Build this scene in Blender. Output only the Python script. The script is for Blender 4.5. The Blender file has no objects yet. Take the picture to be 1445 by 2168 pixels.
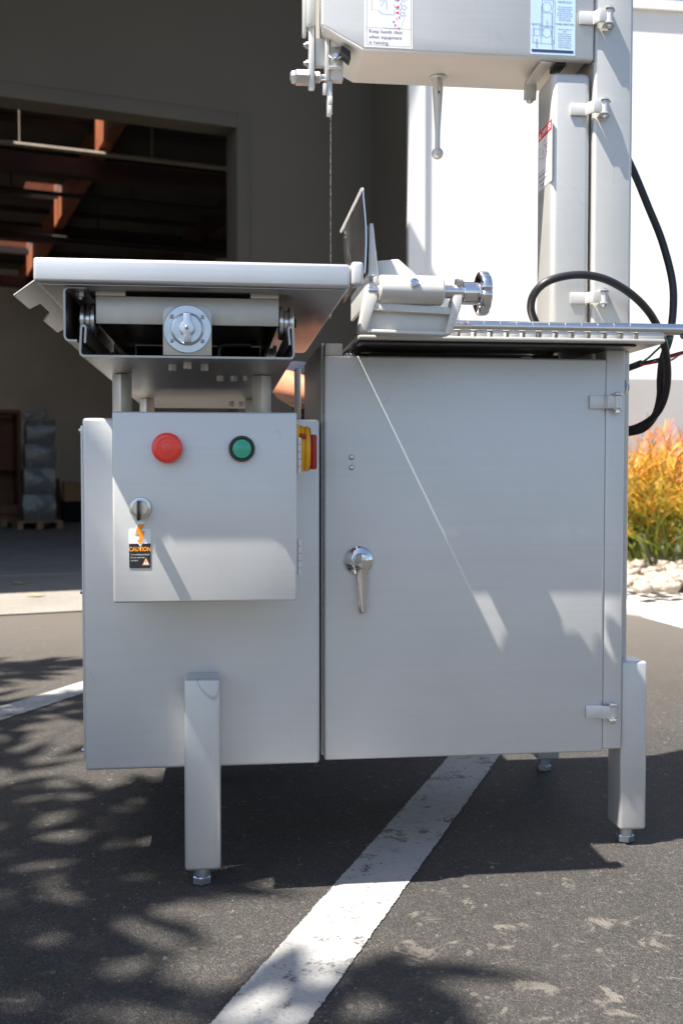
import bpy, bmesh, math, random
from mathutils import Vector, Matrix, noise
R = math.radians
random.seed(7)
scene = bpy.context.scene
C = scene.collection

# ------------------------------------------------------------------ camera
YAW, PITCH, FPX = R(6.54), R(2.2), 2180.0
CAM = Vector((0, 0, .6))
cr = Vector((math.cos(YAW), -math.sin(YAW), 0))
ch = Vector((math.sin(YAW), math.cos(YAW), 0))
cf = ch * math.cos(PITCH) + Vector((0, 0, -math.sin(PITCH)))
cu = cr.cross(cf)
cam_d = bpy.data.cameras.new('camera')
cam = bpy.data.objects.new('camera', cam_d); C.objects.link(cam)
cam.matrix_world = Matrix(((cr.x, cu.x, -cf.x, CAM.x), (cr.y, cu.y, -cf.y, CAM.y), (cr.z, cu.z, -cf.z, CAM.z), (0, 0, 0, 1)))
cam_d.sensor_fit = 'VERTICAL'; cam_d.sensor_height = 36; cam_d.lens = 36 * FPX / 2168
cam_d.clip_start = .05; cam_d.clip_end = 600
cam_d.dof.use_dof = True; cam_d.dof.focus_distance = 1.5; cam_d.dof.aperture_fstop = 7.0
scene.camera = cam

# ------------------------------------------------------------------ sky, sun, exposure
LIGHT = Vector((.495, .22, -1)).normalized()
EL = math.asin(-LIGHT.z); AZ = math.atan2(-LIGHT.x, -LIGHT.y)
w = bpy.data.worlds.new('World'); scene.world = w; w.use_nodes = True
wn = w.node_tree; bg = wn.nodes['Background']
sky = wn.nodes.new('ShaderNodeTexSky'); sky.sky_type = 'NISHITA'; sky.sun_disc = False
sky.sun_elevation = EL; sky.sun_rotation = AZ; sky.air_density = 1.0; sky.dust_density = 1.3; sky.ozone_density = 1.2
wn.links.new(sky.outputs[0], bg.inputs[0]); bg.inputs[1].default_value = .075
sd = bpy.data.lights.new('sun', 'SUN'); sd.energy = 5.0; sd.angle = R(.53); sd.color = (1, .945, .86)
so = bpy.data.objects.new('sun', sd); C.objects.link(so)
so.rotation_euler = (-LIGHT).to_track_quat('Z', 'Y').to_euler(); so.location = (-6, -4, 12)
vs = scene.view_settings
vs.view_transform = 'Standard'; vs.look = 'None'; vs.gamma = 1; vs.use_curve_mapping = False; vs.exposure = 1.5
scene.cycles.max_bounces = 7

# ------------------------------------------------------------------ geometry from the photo's perspective
def ray(x, y): return cr * ((x - 722.5) / FPX) + cu * ((1084 - y) / FPX) + cf
def at(x, y, Y):                       # point seen at (x, y) on the vertical plane Y = const (machine axes)
    r = ray(x, y); return CAM + r * (Y / r.y)
def gnd(x, y, z=0):
    r = ray(x, y); return CAM + r * ((z - CAM.z) / r.z)
def onplane(x, y, p, n):
    r = ray(x, y); return CAM + r * ((p - CAM).dot(n) / r.dot(n))

# ------------------------------------------------------------------ materials
def newmat(name):
    m = bpy.data.materials.new(name); m.use_nodes = True
    return m, m.node_tree, m.node_tree.nodes['Principled BSDF']
def N(nt, t, **k):
    n = nt.nodes.new(t)
    for a, b in k.items():
        if a in n.inputs: n.inputs[a].default_value = b
        else: setattr(n, a, b)
    return n
def coords(nt, scale=(1, 1, 1), loc=(0, 0, 0), kind='Object'):
    tc = N(nt, 'ShaderNodeTexCoord'); mp = N(nt, 'ShaderNodeMapping')
    mp.inputs['Scale'].default_value = scale; mp.inputs['Location'].default_value = loc
    nt.links.new(tc.outputs[kind], mp.inputs[0]); return mp.outputs[0]
def ramp(nt, fac, stops):
    r = N(nt, 'ShaderNodeValToRGB'); e = r.color_ramp.elements
    while len(e) > 1: e.remove(e[0])
    e[0].position, e[0].color = stops[0][0], (*stops[0][1], 1)
    for p, c in stops[1:]:
        q = e.new(p); q.color = (*c, 1)
    nt.links.new(fac, r.inputs[0]); return r.outputs[0]
def g(v): return (v, v, v)
def plain(name, col, rough=.5, metal=0, var=.12, scale=30, bump=0, coat=0, spec=.5, subs=0):
    m, nt, b = newmat(name); L = nt.links
    co = coords(nt)
    n = N(nt, 'ShaderNodeTexNoise', Scale=scale, Detail=4.0); L.new(co, n.inputs['Vector'])
    c = ramp(nt, n.outputs[0], [(.3, tuple(x * (1 - var) for x in col)), (.7, tuple(min(1, x * (1 + var)) for x in col))])
    L.new(c, b.inputs['Base Color'])
    b.inputs['Roughness'].default_value = rough; b.inputs['Metallic'].default_value = metal
    b.inputs['Specular IOR Level'].default_value = spec
    if coat: b.inputs['Coat Weight'].default_value = coat; b.inputs['Coat Roughness'].default_value = .1
    if subs:
        b.inputs['Subsurface Weight'].default_value = subs; b.inputs['Subsurface Radius'].default_value = (.02, .008, .004)
        b.inputs['Subsurface Scale'].default_value = .5
    if bump:
        bp = N(nt, 'ShaderNodeBump', Strength=bump, Distance=.01); L.new(n.outputs[0], bp.inputs['Height']); L.new(bp.outputs[0], b.inputs['Normal'])
    return m
def steel(name, col=(.6, .6, .6), metal=.5, rough=.48, grain=(3, 3, 160), bump=.02, smudge=.06, big=3.0, scuff=.35):
    m, nt, b = newmat(name); L = nt.links
    n1 = N(nt, 'ShaderNodeTexNoise', Scale=1.0, Detail=5.0, Roughness=.6); L.new(coords(nt, grain), n1.inputs['Vector'])
    n2 = N(nt, 'ShaderNodeTexNoise', Scale=big, Detail=6.0, Roughness=.65, Distortion=.4); L.new(coords(nt), n2.inputs['Vector'])
    n3 = N(nt, 'ShaderNodeTexNoise', Scale=700.0, Detail=2.0); L.new(coords(nt), n3.inputs['Vector'])
    base = ramp(nt, n2.outputs[0], [(.25, tuple(x * (1 - smudge) for x in col)), (.75, tuple(x * (1 + smudge * .5) for x in col))])
    mx = N(nt, 'ShaderNodeMixRGB', blend_type='MULTIPLY'); mx.inputs[0].default_value = .28
    L.new(base, mx.inputs[1]); L.new(ramp(nt, n1.outputs[0], [(.3, g(.86)), (.7, g(1.0))]), mx.inputs[2])
    # a few fine scratches / specks
    vo = N(nt, 'ShaderNodeTexVoronoi', Scale=60.0); vo.feature = 'F1'; L.new(coords(nt, (1, 1, .5)), vo.inputs['Vector'])
    sp = N(nt, 'ShaderNodeMixRGB', blend_type='MULTIPLY'); sp.inputs[0].default_value = .45
    L.new(mx.outputs[0], sp.inputs[1]); L.new(ramp(nt, vo.outputs['Distance'], [(.02, g(.45)), (.045, g(1))]), sp.inputs[2])
    L.new(sp.outputs[0], b.inputs['Base Color'])
    rr = N(nt, 'ShaderNodeMapRange'); rr.inputs['To Min'].default_value = rough - .07; rr.inputs['To Max'].default_value = rough + .09
    L.new(n2.outputs[0], rr.inputs[0]); L.new(rr.outputs[0], b.inputs['Roughness'])
    b.inputs['Metallic'].default_value = metal
    # wandering hairline scratches and wiped smears
    sc = N(nt, 'ShaderNodeTexNoise', Scale=7.0, Detail=2.0, Distortion=1.5); L.new(coords(nt, (1, 1, .35), (3.1, 1.7, .4)), sc.inputs['Vector'])
    sm = N(nt, 'ShaderNodeTexNoise', Scale=5.0, Detail=3.0); L.new(coords(nt, (1, 1, 1), (7, 2, 5)), sm.inputs['Vector'])
    hair = ramp(nt, sc.outputs[0], [(.4960, g(1)), (.4985, g(.55)), (.5015, g(.55)), (.5040, g(1))])
    hm = N(nt, 'ShaderNodeMixRGB', blend_type='MULTIPLY'); L.new(ramp(nt, sm.outputs[0], [(.54, g(0)), (.62, g(scuff))]), hm.inputs[0])
    L.new(sp.outputs[0], hm.inputs[1]); L.new(hair, hm.inputs[2]); L.new(hm.outputs[0], b.inputs['Base Color'])
    lo = N(nt, 'ShaderNodeTexNoise', Scale=3.5, Detail=2.0); L.new(coords(nt, (1, 1, 1), (1, 4, 2)), lo.inputs['Vector'])
    bl = N(nt, 'ShaderNodeBump', Strength=.22, Distance=.012); L.new(lo.outputs[0], bl.inputs['Height'])
    ad = N(nt, 'ShaderNodeMath', operation='ADD'); L.new(n1.outputs[0], ad.inputs[0]); L.new(n3.outputs[0], ad.inputs[1])
    bp = N(nt, 'ShaderNodeBump', Strength=bump, Distance=.002); L.new(ad.outputs[0], bp.inputs['Height']); L.new(bl.outputs[0], bp.inputs['Normal']); L.new(bp.outputs[0], b.inputs['Normal'])
    return m

M = {}
M['panel'] = steel('blasted_steel_panel', (.675, .665, .65), .44, .45, (3, 3, 170), .05, .10, 3.0, .2)
M['panel_h'] = steel('brushed_steel_table', (.60, .605, .62), .75, .40, (3, 60, 220), .05, .07, 5)
M['tube'] = steel('satin_steel_tube', (.64, .63, .62), .6, .42, (160, 160, 6), .03, .12, 6, .9)
M['head'] = steel('cream_satin_steel', (.60, .59, .565), .5, .43, (5, 5, 90), .02, .04)
M['head_body'] = steel('bounce_tinted_satin_steel', (.72, .69, .62), .45, .42, (5, 5, 90), .02, .05)  # paler and warmer than head: bounced light put into the colour
M['raw'] = steel('raw_grey_steel', (.55, .53, .49), .8, .45, (40, 40, 40), .05, .18, 14)
M['cast'] = steel('cast_aluminium', (.66, .64, .60), .35, .5, (90, 90, 90), .12, .06, 20)
M['tray'] = steel('folded_steel_sheet', (.40, .385, .37), 1.0, .36, (60, 4, 60), .03, .10, 5)
M['bright'] = plain('bright_steel', (.66, .66, .66), .22, 1, .06, 40)
M['chrome'] = plain('chrome_plate', (.75, .75, .76), .07, 1, .04, 20)
M['zinc'] = plain('zinc_plate', (.52, .56, .62), .3, .9, .1, 60)
M['dark_metal'] = plain('dark_stained_shaded_steel', (.035, .034, .033), .32, .4, .4, 25, .05)  # dark steel; also painted shade under the fixed table and behind the carriage
M['black'] = plain('black_rubber_and_gap_shade', (.012, .012, .013), .5, 0, .2, 40, .02)
M['black_gloss'] = plain('black_plastic', (.012, .012, .013), .22, 0, .1, 40)
M['cable'] = plain('black_cable_sheath', (.016, .016, .018), .42, 0, .25, 60, .03)
M['red_btn'] = plain('red_plastic', (.92, .055, .035), .3, 0, .05, 40, 0, .3)
M['red_btn2'] = plain('red_plastic_centre', (.80, .05, .03), .3, 0, .05, 40, 0, .3)
M['green_btn'] = plain('green_lens', (.04, .40, .25), .25, 0, .15, 60, 0, .3)
M['yellow'] = plain('yellow_plastic', (.85, .42, .01), .4, 0, .06, 40)
M['red_knob'] = plain('dark_red_plastic', (.42, .015, .012), .4, 0, .08, 40)
M['white_ink'] = plain('white_vinyl', (.80, .80, .79), .4, 0, .02, 20)
M['card'] = plain('white_sticker_vinyl', (.82, .82, .82), .4, 0, .02, 20)
M['blue_card'] = plain('pale_blue_sticker_vinyl', (.50, .67, .86), .4, 0, .03, 20)
M['pale_blue'] = plain('very_pale_blue_print', (.70, .76, .86), .45, 0, .02, 20)
M['navy_ink'] = plain('navy_print', (.035, .045, .12), .5, 0, .05, 20)
M['grey_ink'] = plain('dark_grey_print', (.10, .10, .13), .5, 0, .05, 20)
M['black_ink'] = plain('black_print', (.015, .015, .016), .45, 0, .05, 20)
M['red_ink'] = plain('red_print', (.72, .02, .03), .45, 0, .05, 20)
M['pink_ink'] = plain('crimson_print', (.75, .04, .12), .45, 0, .05, 20)
M['orange_ink'] = plain('orange_print', (.88, .30, .02), .45, 0, .04, 20)
for k, c in dict(green=(.0, .16, .06), red=(.45, .01, .01), white=(.75, .75, .75)).items():
    M['wire_' + k] = plain(k + '_wire_insulation', c, .4, 0, .05, 40)
M['wall_white'] = plain('white_wall_paint', (.76, .76, .75), .8, 0, .03, 2, .1)
M['wall_grey'] = plain('grey_wall_paint', (.42, .415, .41), .8, 0, .04, 3, .15)
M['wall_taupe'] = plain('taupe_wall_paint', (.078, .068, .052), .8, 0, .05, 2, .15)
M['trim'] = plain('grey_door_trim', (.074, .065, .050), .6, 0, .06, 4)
M['interior'] = plain('interior_wall_paint', (.62, .58, .52), .85, 0, .08, 1.5)
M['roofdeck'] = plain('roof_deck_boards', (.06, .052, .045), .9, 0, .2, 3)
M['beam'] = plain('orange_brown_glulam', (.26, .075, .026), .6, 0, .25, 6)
M['girder'] = plain('dark_red_girder_and_shade', (.045, .014, .008), .6, 0, .3, 4)  # dark girder colour; also shade painted on purlins out of the sun
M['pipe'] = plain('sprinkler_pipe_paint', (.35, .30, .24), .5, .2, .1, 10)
M['pipe_shaded'] = plain('shaded_sprinkler_pipe', (.03, .026, .022), .5, .2, .1, 10)  # shaded copy of the pipe colour, for pipes out of the sun
M['wood'] = plain('reddish_crate_wood', (.16, .065, .035), .7, 0, .3, 9, .2)
M['palletwood'] = plain('pallet_wood', (.30, .17, .09), .8, 0, .3, 12, .2)
M['cardboard'] = plain('cardboard', (.42, .26, .12), .8, 0, .1, 10)
M['wrap'] = plain('stretch_wrap_over_grey_cartons', (.14, .138, .135), .28, 0, .28, 30, .5, .4)
M['wrap_pale'] = plain('pale_wrapped_tops', (.34, .32, .29), .5, 0, .2, 14, .2)
M['bark'] = plain('tree_bark', (.10, .075, .05), .9, 0, .3, 15, .6)
M['leaf'] = plain('olive_leaf', (.06, .10, .03), .5, 0, .3, 6)
M['f_green'] = plain('yellow_green_stems', (.22, .26, .03), .5, 0, .35, 6)
M['f_yellow'] = plain('golden_twigs', (.52, .29, .025), .5, 0, .35, 6)
M['f_orange'] = plain('coral_orange_tips', (.60, .12, .045), .5, 0, .35, 6)
M['blade'] = plain('grey_green_blade_leaf', (.16, .25, .09), .5, 0, .3, 12)
M['rock'] = plain('pale_river_rock', (.36, .30, .24), .8, 0, .3, 18, .4)
M['gravel'] = plain('pale_gravel', (.33, .28, .22), .9, 0, .35, 60, .6)
M['grit'] = plain('grey_grit', (.15, .135, .12), .9, 0, .3, 90)
M['kerb'] = plain('white_concrete_kerb', (.48, .465, .44), .85, 0, .08, 30, .2)
M['dryleaf'] = plain('dry_leaf', (.42, .30, .12), .7, 0, .3, 30)
M['skin'] = plain('skin', (.50, .20, .11), .5, 0, .1, 60, .02, 0, .5, .15)
M['navy_cloth'] = plain('navy_cotton', (.010, .012, .030), .9, 0, .25, 120, .1)
M['black_cloth'] = plain('black_cotton', (.010, .010, .011), .9, 0, .25, 120, .1)
M['hair'] = plain('dark_hair', (.015, .010, .008), .5, 0, .3, 200, .3)

def asphalt():
    m, nt, b = newmat('weathered_asphalt'); L = nt.links
    co = coords(nt)
    big = N(nt, 'ShaderNodeTexNoise', Scale=1.3, Detail=6.0, Roughness=.6); L.new(co, big.inputs['Vector'])
    med = N(nt, 'ShaderNodeTexNoise', Scale=28.0, Detail=5.0, Roughness=.7); L.new(co, med.inputs['Vector'])
    ag = N(nt, 'ShaderNodeTexVoronoi', Scale=480.0); L.new(co, ag.inputs['Vector'])
    ag2 = N(nt, 'ShaderNodeTexVoronoi', Scale=210.0); L.new(co, ag2.inputs['Vector'])
    base = ramp(nt, big.outputs[0], [(.3, (.044, .042, .040)), (.7, (.062, .058, .0545))])
    m1 = N(nt, 'ShaderNodeMixRGB', blend_type='MULTIPLY'); m1.inputs[0].default_value = .8
    L.new(base, m1.inputs[1]); L.new(ramp(nt, med.outputs[0], [(.3, g(.78)), (.7, g(1.1))]), m1.inputs[2])
    sep = N(nt, 'ShaderNodeSeparateColor'); L.new(ag.outputs['Color'], sep.inputs[0])
    m2 = N(nt, 'ShaderNodeMixRGB', blend_type='MULTIPLY'); m2.inputs[0].default_value = .9
    L.new(m1.outputs[0], m2.inputs[1]); L.new(ramp(nt, sep.outputs[0], [(0, g(.5)), (.6, (.98, .96, .93)), (.92, (1.35, 1.3, 1.22)), (.985, (2.0, 1.9, 1.75))]), m2.inputs[2])
    sep2 = N(nt, 'ShaderNodeSeparateColor'); L.new(ag2.outputs['Color'], sep2.inputs[0])
    m2b = N(nt, 'ShaderNodeMixRGB', blend_type='MULTIPLY'); m2b.inputs[0].default_value = .55
    L.new(m2.outputs[0], m2b.inputs[1]); L.new(ramp(nt, sep2.outputs[1], [(0, g(.75)), (.85, g(1.08)), (.985, (1.7, 1.6, 1.5))]), m2b.inputs[2])
    # splashed cement / worn pale patches near the front right
    pn = N(nt, 'ShaderNodeTexNoise', Scale=19.0, Detail=8.0, Roughness=.68, Distortion=.6); L.new(coords(nt, (1, 1, 1), (.37, .2, 0)), pn.inputs['Vector'])
    reg = N(nt, 'ShaderNodeVectorMath', operation='DISTANCE'); L.new(co, reg.inputs[0]); reg.inputs[1].default_value = (.43, 1.22, 0)
    rg = ramp(nt, reg.outputs['Value'], [(.0, g(.09)), (.16, g(.075)), (.34, g(.0)), (1, g(0))])
    ad = N(nt, 'ShaderNodeMath', operation='ADD'); L.new(pn.outputs[0], ad.inputs[0]); L.new(rg, ad.inputs[1])
    ad2 = N(nt, 'ShaderNodeMath', operation='MULTIPLY_ADD'); ad2.inputs[1].default_value = .09; L.new(med.outputs[0], ad2.inputs[0]); L.new(ad.outputs[0], ad2.inputs[2])
    ad3 = N(nt, 'ShaderNodeMath', operation='MULTIPLY_ADD'); ad3.inputs[1].default_value = -.05; L.new(ag.outputs['Distance'], ad3.inputs[0]); L.new(ad2.outputs[0], ad3.inputs[2])
    mask = ramp(nt, ad3.outputs[0], [(.665, g(0)), (.715, g(.85))])
    pv = N(nt, 'ShaderNodeTexVoronoi', Scale=22.0, Randomness=1.0); L.new(co, pv.inputs['Vector'])
    wob = N(nt, 'ShaderNodeMath', operation='MULTIPLY_ADD'); wob.inputs[1].default_value = .16
    L.new(med.outputs[0], wob.inputs[0]); L.new(pv.outputs['Distance'], wob.inputs[2])
    dots = ramp(nt, wob.outputs[0], [(.175, g(.6)), (.21, g(0))])
    mk = N(nt, 'ShaderNodeMath', operation='MAXIMUM'); L.new(mask, mk.inputs[0]); L.new(dots, mk.inputs[1])
    m3 = N(nt, 'ShaderNodeMixRGB'); L.new(mk.outputs[0], m3.inputs[0]); L.new(m2b.outputs[0], m3.inputs[1])
    pc = ramp(nt, med.outputs[0], [(.3, (.125, .11, .094)), (.7, (.175, .155, .133))]); L.new(pc, m3.inputs[2])
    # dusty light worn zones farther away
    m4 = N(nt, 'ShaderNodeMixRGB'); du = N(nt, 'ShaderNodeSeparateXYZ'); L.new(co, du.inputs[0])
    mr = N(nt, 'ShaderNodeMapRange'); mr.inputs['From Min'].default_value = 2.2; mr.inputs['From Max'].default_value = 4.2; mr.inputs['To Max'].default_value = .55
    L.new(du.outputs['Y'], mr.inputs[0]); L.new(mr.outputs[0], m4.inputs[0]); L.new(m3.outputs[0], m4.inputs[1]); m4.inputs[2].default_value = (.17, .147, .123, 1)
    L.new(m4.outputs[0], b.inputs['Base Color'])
    b.inputs['Roughness'].default_value = .75; b.inputs['Specular IOR Level'].default_value = .35
    h = N(nt, 'ShaderNodeMath', operation='MULTIPLY_ADD'); h.inputs[1].default_value = -1.0
    fin = N(nt, 'ShaderNodeTexNoise', Scale=160.0, Detail=4.0, Roughness=.7); L.new(co, fin.inputs['Vector'])
    L.new(ag.outputs['Distance'], h.inputs[0]); L.new(fin.outputs[0], h.inputs[2])
    bp = N(nt, 'ShaderNodeBump', Strength=.75, Distance=.0025); L.new(h.outputs[0], bp.inputs['Height']); L.new(bp.outputs[0], b.inputs['Normal'])
    return m
M['asphalt'] = asphalt()
def paint_line():
    m, nt, b = newmat('worn_white_road_paint'); L = nt.links
    co = coords(nt)
    a = N(nt, 'ShaderNodeTexNoise', Scale=16.0, Detail=8.0, Roughness=.72); L.new(co, a.inputs['Vector'])
    v = N(nt, 'ShaderNodeTexNoise', Scale=230.0, Detail=4.0, Roughness=.7); L.new(co, v.inputs['Vector'])
    s = N(nt, 'ShaderNodeMath', operation='MULTIPLY_ADD'); s.inputs[1].default_value = .55; L.new(v.outputs[0], s.inputs[0]); L.new(a.outputs[0], s.inputs[2])
    col = ramp(nt, s.outputs[0], [(.58, (.20, .195, .19)), (.68, (.31, .305, .30)), (.80, (.37, .365, .35)), (.865, (.28, .27, .26)), (.915, (.085, .08, .075))])
    L.new(col, b.inputs['Base Color']); b.inputs['Roughness'].default_value = .7
    bp = N(nt, 'ShaderNodeBump', Strength=.7, Distance=.003); L.new(v.outputs[0], bp.inputs['Height']); L.new(bp.outputs[0], b.inputs['Normal'])
    return m
M['line'] = paint_line()
def concrete():
    m, nt, b = newmat('pale_concrete'); L = nt.links
    co = coords(nt)
    a = N(nt, 'ShaderNodeTexNoise', Scale=2.2, Detail=8.0, Roughness=.65); L.new(co, a.inputs['Vector'])
    s = N(nt, 'ShaderNodeTexNoise', Scale=80.0, Detail=3.0); L.new(co, s.inputs['Vector'])
    mx = N(nt, 'ShaderNodeMixRGB', blend_type='MULTIPLY'); mx.inputs[0].default_value = .7
    L.new(ramp(nt, a.outputs[0], [(.3, (.20, .182, .157)), (.7, (.27, .247, .215))]), mx.inputs[1]); L.new(ramp(nt, s.outputs[0], [(.35, g(.75)), (.65, g(1.05))]), mx.inputs[2])
    L.new(mx.outputs[0], b.inputs['Base Color']); b.inputs['Roughness'].default_value = .8
    return m
M['concrete'] = concrete()

# ------------------------------------------------------------------ object helpers
WLOC = {}
def link(name, me, mat, parent=None, smooth=35):
    o = bpy.data.objects.new(name, me); C.objects.link(o)
    if mat:
        me.materials.append(M[mat] if isinstance(mat, str) else mat)
    if smooth:
        for p in me.polygons: p.use_smooth = True
        me.set_sharp_from_angle(angle=R(smooth))
    put(o, parent); return o
def put(o, parent):
    if parent is not None:
        o.parent = parent
        if parent.name in WLOC: o.matrix_parent_inverse = Matrix.Translation(-WLOC[parent.name])
def tag(o, label=None, cat=None, group=None, kind=None):
    if label: o['label'] = label
    if cat: o['category'] = cat
    if group: o['group'] = group
    if kind: o['kind'] = kind
    return o
def thing(name, loc, label, cat, group=None):
    o = bpy.data.objects.new(name, None); C.objects.link(o); o.location = loc; o.empty_display_size = .1
    WLOC[o.name] = Vector(loc); return tag(o, label, cat, group)
def frombm(name, bm, mat, parent=None, smooth=35):
    me = bpy.data.meshes.new(name); bmesh.ops.recalc_face_normals(bm, faces=bm.faces); bm.to_mesh(me); bm.free()
    return link(name, me, mat, parent, smooth)
def bev(bm, w, seg=2, edges=None):
    if w > 0: bmesh.ops.bevel(bm, geom=list(edges or bm.edges), offset=w, segments=seg, profile=.5, affect='EDGES', clamp_overlap=True)
def box(name, x0, x1, y0, y1, z0, z1, mat, parent=None, b=.002, seg=2, rot=None):
    bm = bmesh.new(); bmesh.ops.create_cube(bm, size=1)
    for v in bm.verts: v.co = Vector((x0 + (v.co.x + .5) * (x1 - x0), y0 + (v.co.y + .5) * (y1 - y0), z0 + (v.co.z + .5) * (z1 - z0)))
    if rot: bmesh.ops.rotate(bm, verts=bm.verts, cent=rot[0], matrix=Matrix.Rotation(rot[1], 3, rot[2]))
    bev(bm, b, seg); return frombm(name, bm, mat, parent)
def prism(name, pts, lo, hi, mat, parent=None, axis='Y', b=.001, seg=2):
    """outline pts=(a,b): axis Y -> (x,z); axis X -> (y,z); axis Z -> (x,y), extruded from lo to hi"""
    bm = bmesh.new()
    def v3(p, t): return {'Y': (p[0], t, p[1]), 'X': (t, p[0], p[1]), 'Z': (p[0], p[1], t)}[axis]
    a = [bm.verts.new(v3(p, lo)) for p in pts]; c = [bm.verts.new(v3(p, hi)) for p in pts]
    bm.faces.new(a); bm.faces.new(c[::-1]); n = len(pts)
    for i in range(n): bm.faces.new((a[i], c[i], c[(i + 1) % n], a[(i + 1) % n]))
    bmesh.ops.recalc_face_normals(bm, faces=bm.faces)
    bev(bm, b, seg); return frombm(name, bm, mat, parent)
def frame_of(d):
    d = d.normalized(); a = Vector((0, 0, 1)) if abs(d.z) < .9 else Vector((1, 0, 0))
    u = d.cross(a).normalized(); return u, d.cross(u).normalized()
def lathe(name, p0, axis, prof, mat, parent=None, n=32, smooth=35, phase=0, bm=None):
    """prof: list of (distance along axis, radius)"""
    own = bm is None; bm = bm or bmesh.new(); p0 = Vector(p0); d = Vector(axis).normalized(); u, v = frame_of(d)
    rings = []
    for t, r in prof:
        if r <= 1e-6: rings.append([bm.verts.new(p0 + d * t)])
        else: rings.append([bm.verts.new(p0 + d * t + (u * math.cos(2 * math.pi * i / n + phase) + v * math.sin(2 * math.pi * i / n + phase)) * r) for i in range(n)])
    for A, B in zip(rings, rings[1:]):
        if len(A) == 1 and len(B) == 1: continue
        for i in range(n):
            j = (i + 1) % n
            f = [A[0], B[i], B[j]] if len(A) == 1 else ([A[i], B[0], A[j]] if len(B) == 1 else [A[i], B[i], B[j], A[j]])
            bm.faces.new(f)
    for Rg in (rings[0], rings[-1]):
        if len(Rg) > 1: bm.faces.new(Rg)
    return frombm(name, bm, mat, parent, smooth) if own else None
def cyl(name, p0, p1, r, mat, parent=None, n=24, b=.0006, phase=0):
    p0, p1 = Vector(p0), Vector(p1); L = (p1 - p0).length; b = min(b, L * .3, r * .4)
    return lathe(name, p0, p1 - p0, [(0, r - b), (b, r), (L - b, r), (L, r - b)], mat, parent, n, 35, phase)
def hexbolt(name, p, axis, r, h, mat='zinc', parent=None, dome=False):
    prof = [(0, r), (h * .85, r), (h, r * .86)] + ([(h, r * .6), (h * 1.5, r * .45), (h * 1.6, 0)] if dome else [])
    return lathe(name, p, axis, prof, mat, parent, 6, 25)
def smoothpath(pts, k=8):
    P = [Vector(p) for p in pts]; out = []
    for i in range(len(P) - 1):
        a, b, c, d = P[max(i - 1, 0)], P[i], P[i + 1], P[min(i + 2, len(P) - 1)]
        for j in range(k):
            t = j / k
            out.append(.5 * ((2 * b) + (c - a) * t + (2 * a - 5 * b + 4 * c - d) * t * t + (3 * b - a - 3 * c + d) * t ** 3))
    return out + [P[-1]]
def tube(name, pts, r, mat, parent=None, n=12, k=8, bm=None, caps=True):
    own = bm is None; bm = bm or bmesh.new()
    P = smoothpath(pts, k) if k else [Vector(p) for p in pts]
    rr = r if isinstance(r, (list, tuple)) else None
    prev = None; u = None
    for i, p in enumerate(P):
        d = (P[min(i + 1, len(P) - 1)] - P[max(i - 1, 0)]).normalized()
        if u is None: u, v = frame_of(d)
        else:
            u = (u - d * u.dot(d)).normalized(); v = d.cross(u)
        q = rr[0] + (rr[1] - rr[0]) * i / (len(P) - 1) if rr else r
        ring = [bm.verts.new(p + (u * math.cos(2 * math.pi * a / n) + v * math.sin(2 * math.pi * a / n)) * q) for a in range(n)]
        if prev:
            for a in range(n): bm.faces.new((prev[a], ring[a], ring[(a + 1) % n], prev[(a + 1) % n]))
        elif caps: bm.faces.new(ring[::-1])
        prev = ring
    if caps: bm.faces.new(prev)
    return frombm(name, bm, mat, parent, 50) if own else None
def ribbon_profile(name, path, th, y0, y1, mat, parent, b=.0004):
    """sheet bent along path of (x,z), thickness th, extruded in Y"""
    P = [Vector((p[0], p[1])) for p in path]; L, Rr = [], []
    for i, p in enumerate(P):
        d1 = (P[i] - P[i - 1]).normalized() if i else (P[1] - P[0]).normalized()
        d2 = (P[i + 1] - P[i]).normalized() if i < len(P) - 1 else d1
        n1, n2 = Vector((-d1.y, d1.x)), Vector((-d2.y, d2.x)); m = (n1 + n2)
        if m.length < 1e-4: m = n1
        m.normalize(); s = th / 2 / max(.45, m.dot(n1)); L.append(p + m * s); Rr.append(p - m * s)
    bm = bmesh.new(); rows = []
    for y in (y0, y1): rows.append(([bm.verts.new((q.x, y, q.y)) for q in L], [bm.verts.new((q.x, y, q.y)) for q in Rr]))
    n = len(P)
    for i in range(n - 1):
        for k, fl in ((0, 0), (1, 1)):
            a = rows[0][k]; c = rows[1][k]; bm.faces.new((a[i], a[i + 1], c[i + 1], c[i]))
        for j in (0, 1):
            a, c = rows[j]; bm.faces.new((a[i], a[i + 1], c[i + 1], c[i]))
    for i in (0, n - 1): bm.faces.new((rows[0][0][i], rows[0][1][i], rows[1][1][i], rows[1][0][i]))
    return frombm(name, bm, mat, parent, 50)
def arc(cx, cz, r, a0, a1, k=5): return [(cx + r * math.cos(R(a0 + (a1 - a0) * i / k)), cz + r * math.sin(R(a0 + (a1 - a0) * i / k))) for i in range(k + 1)]

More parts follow.
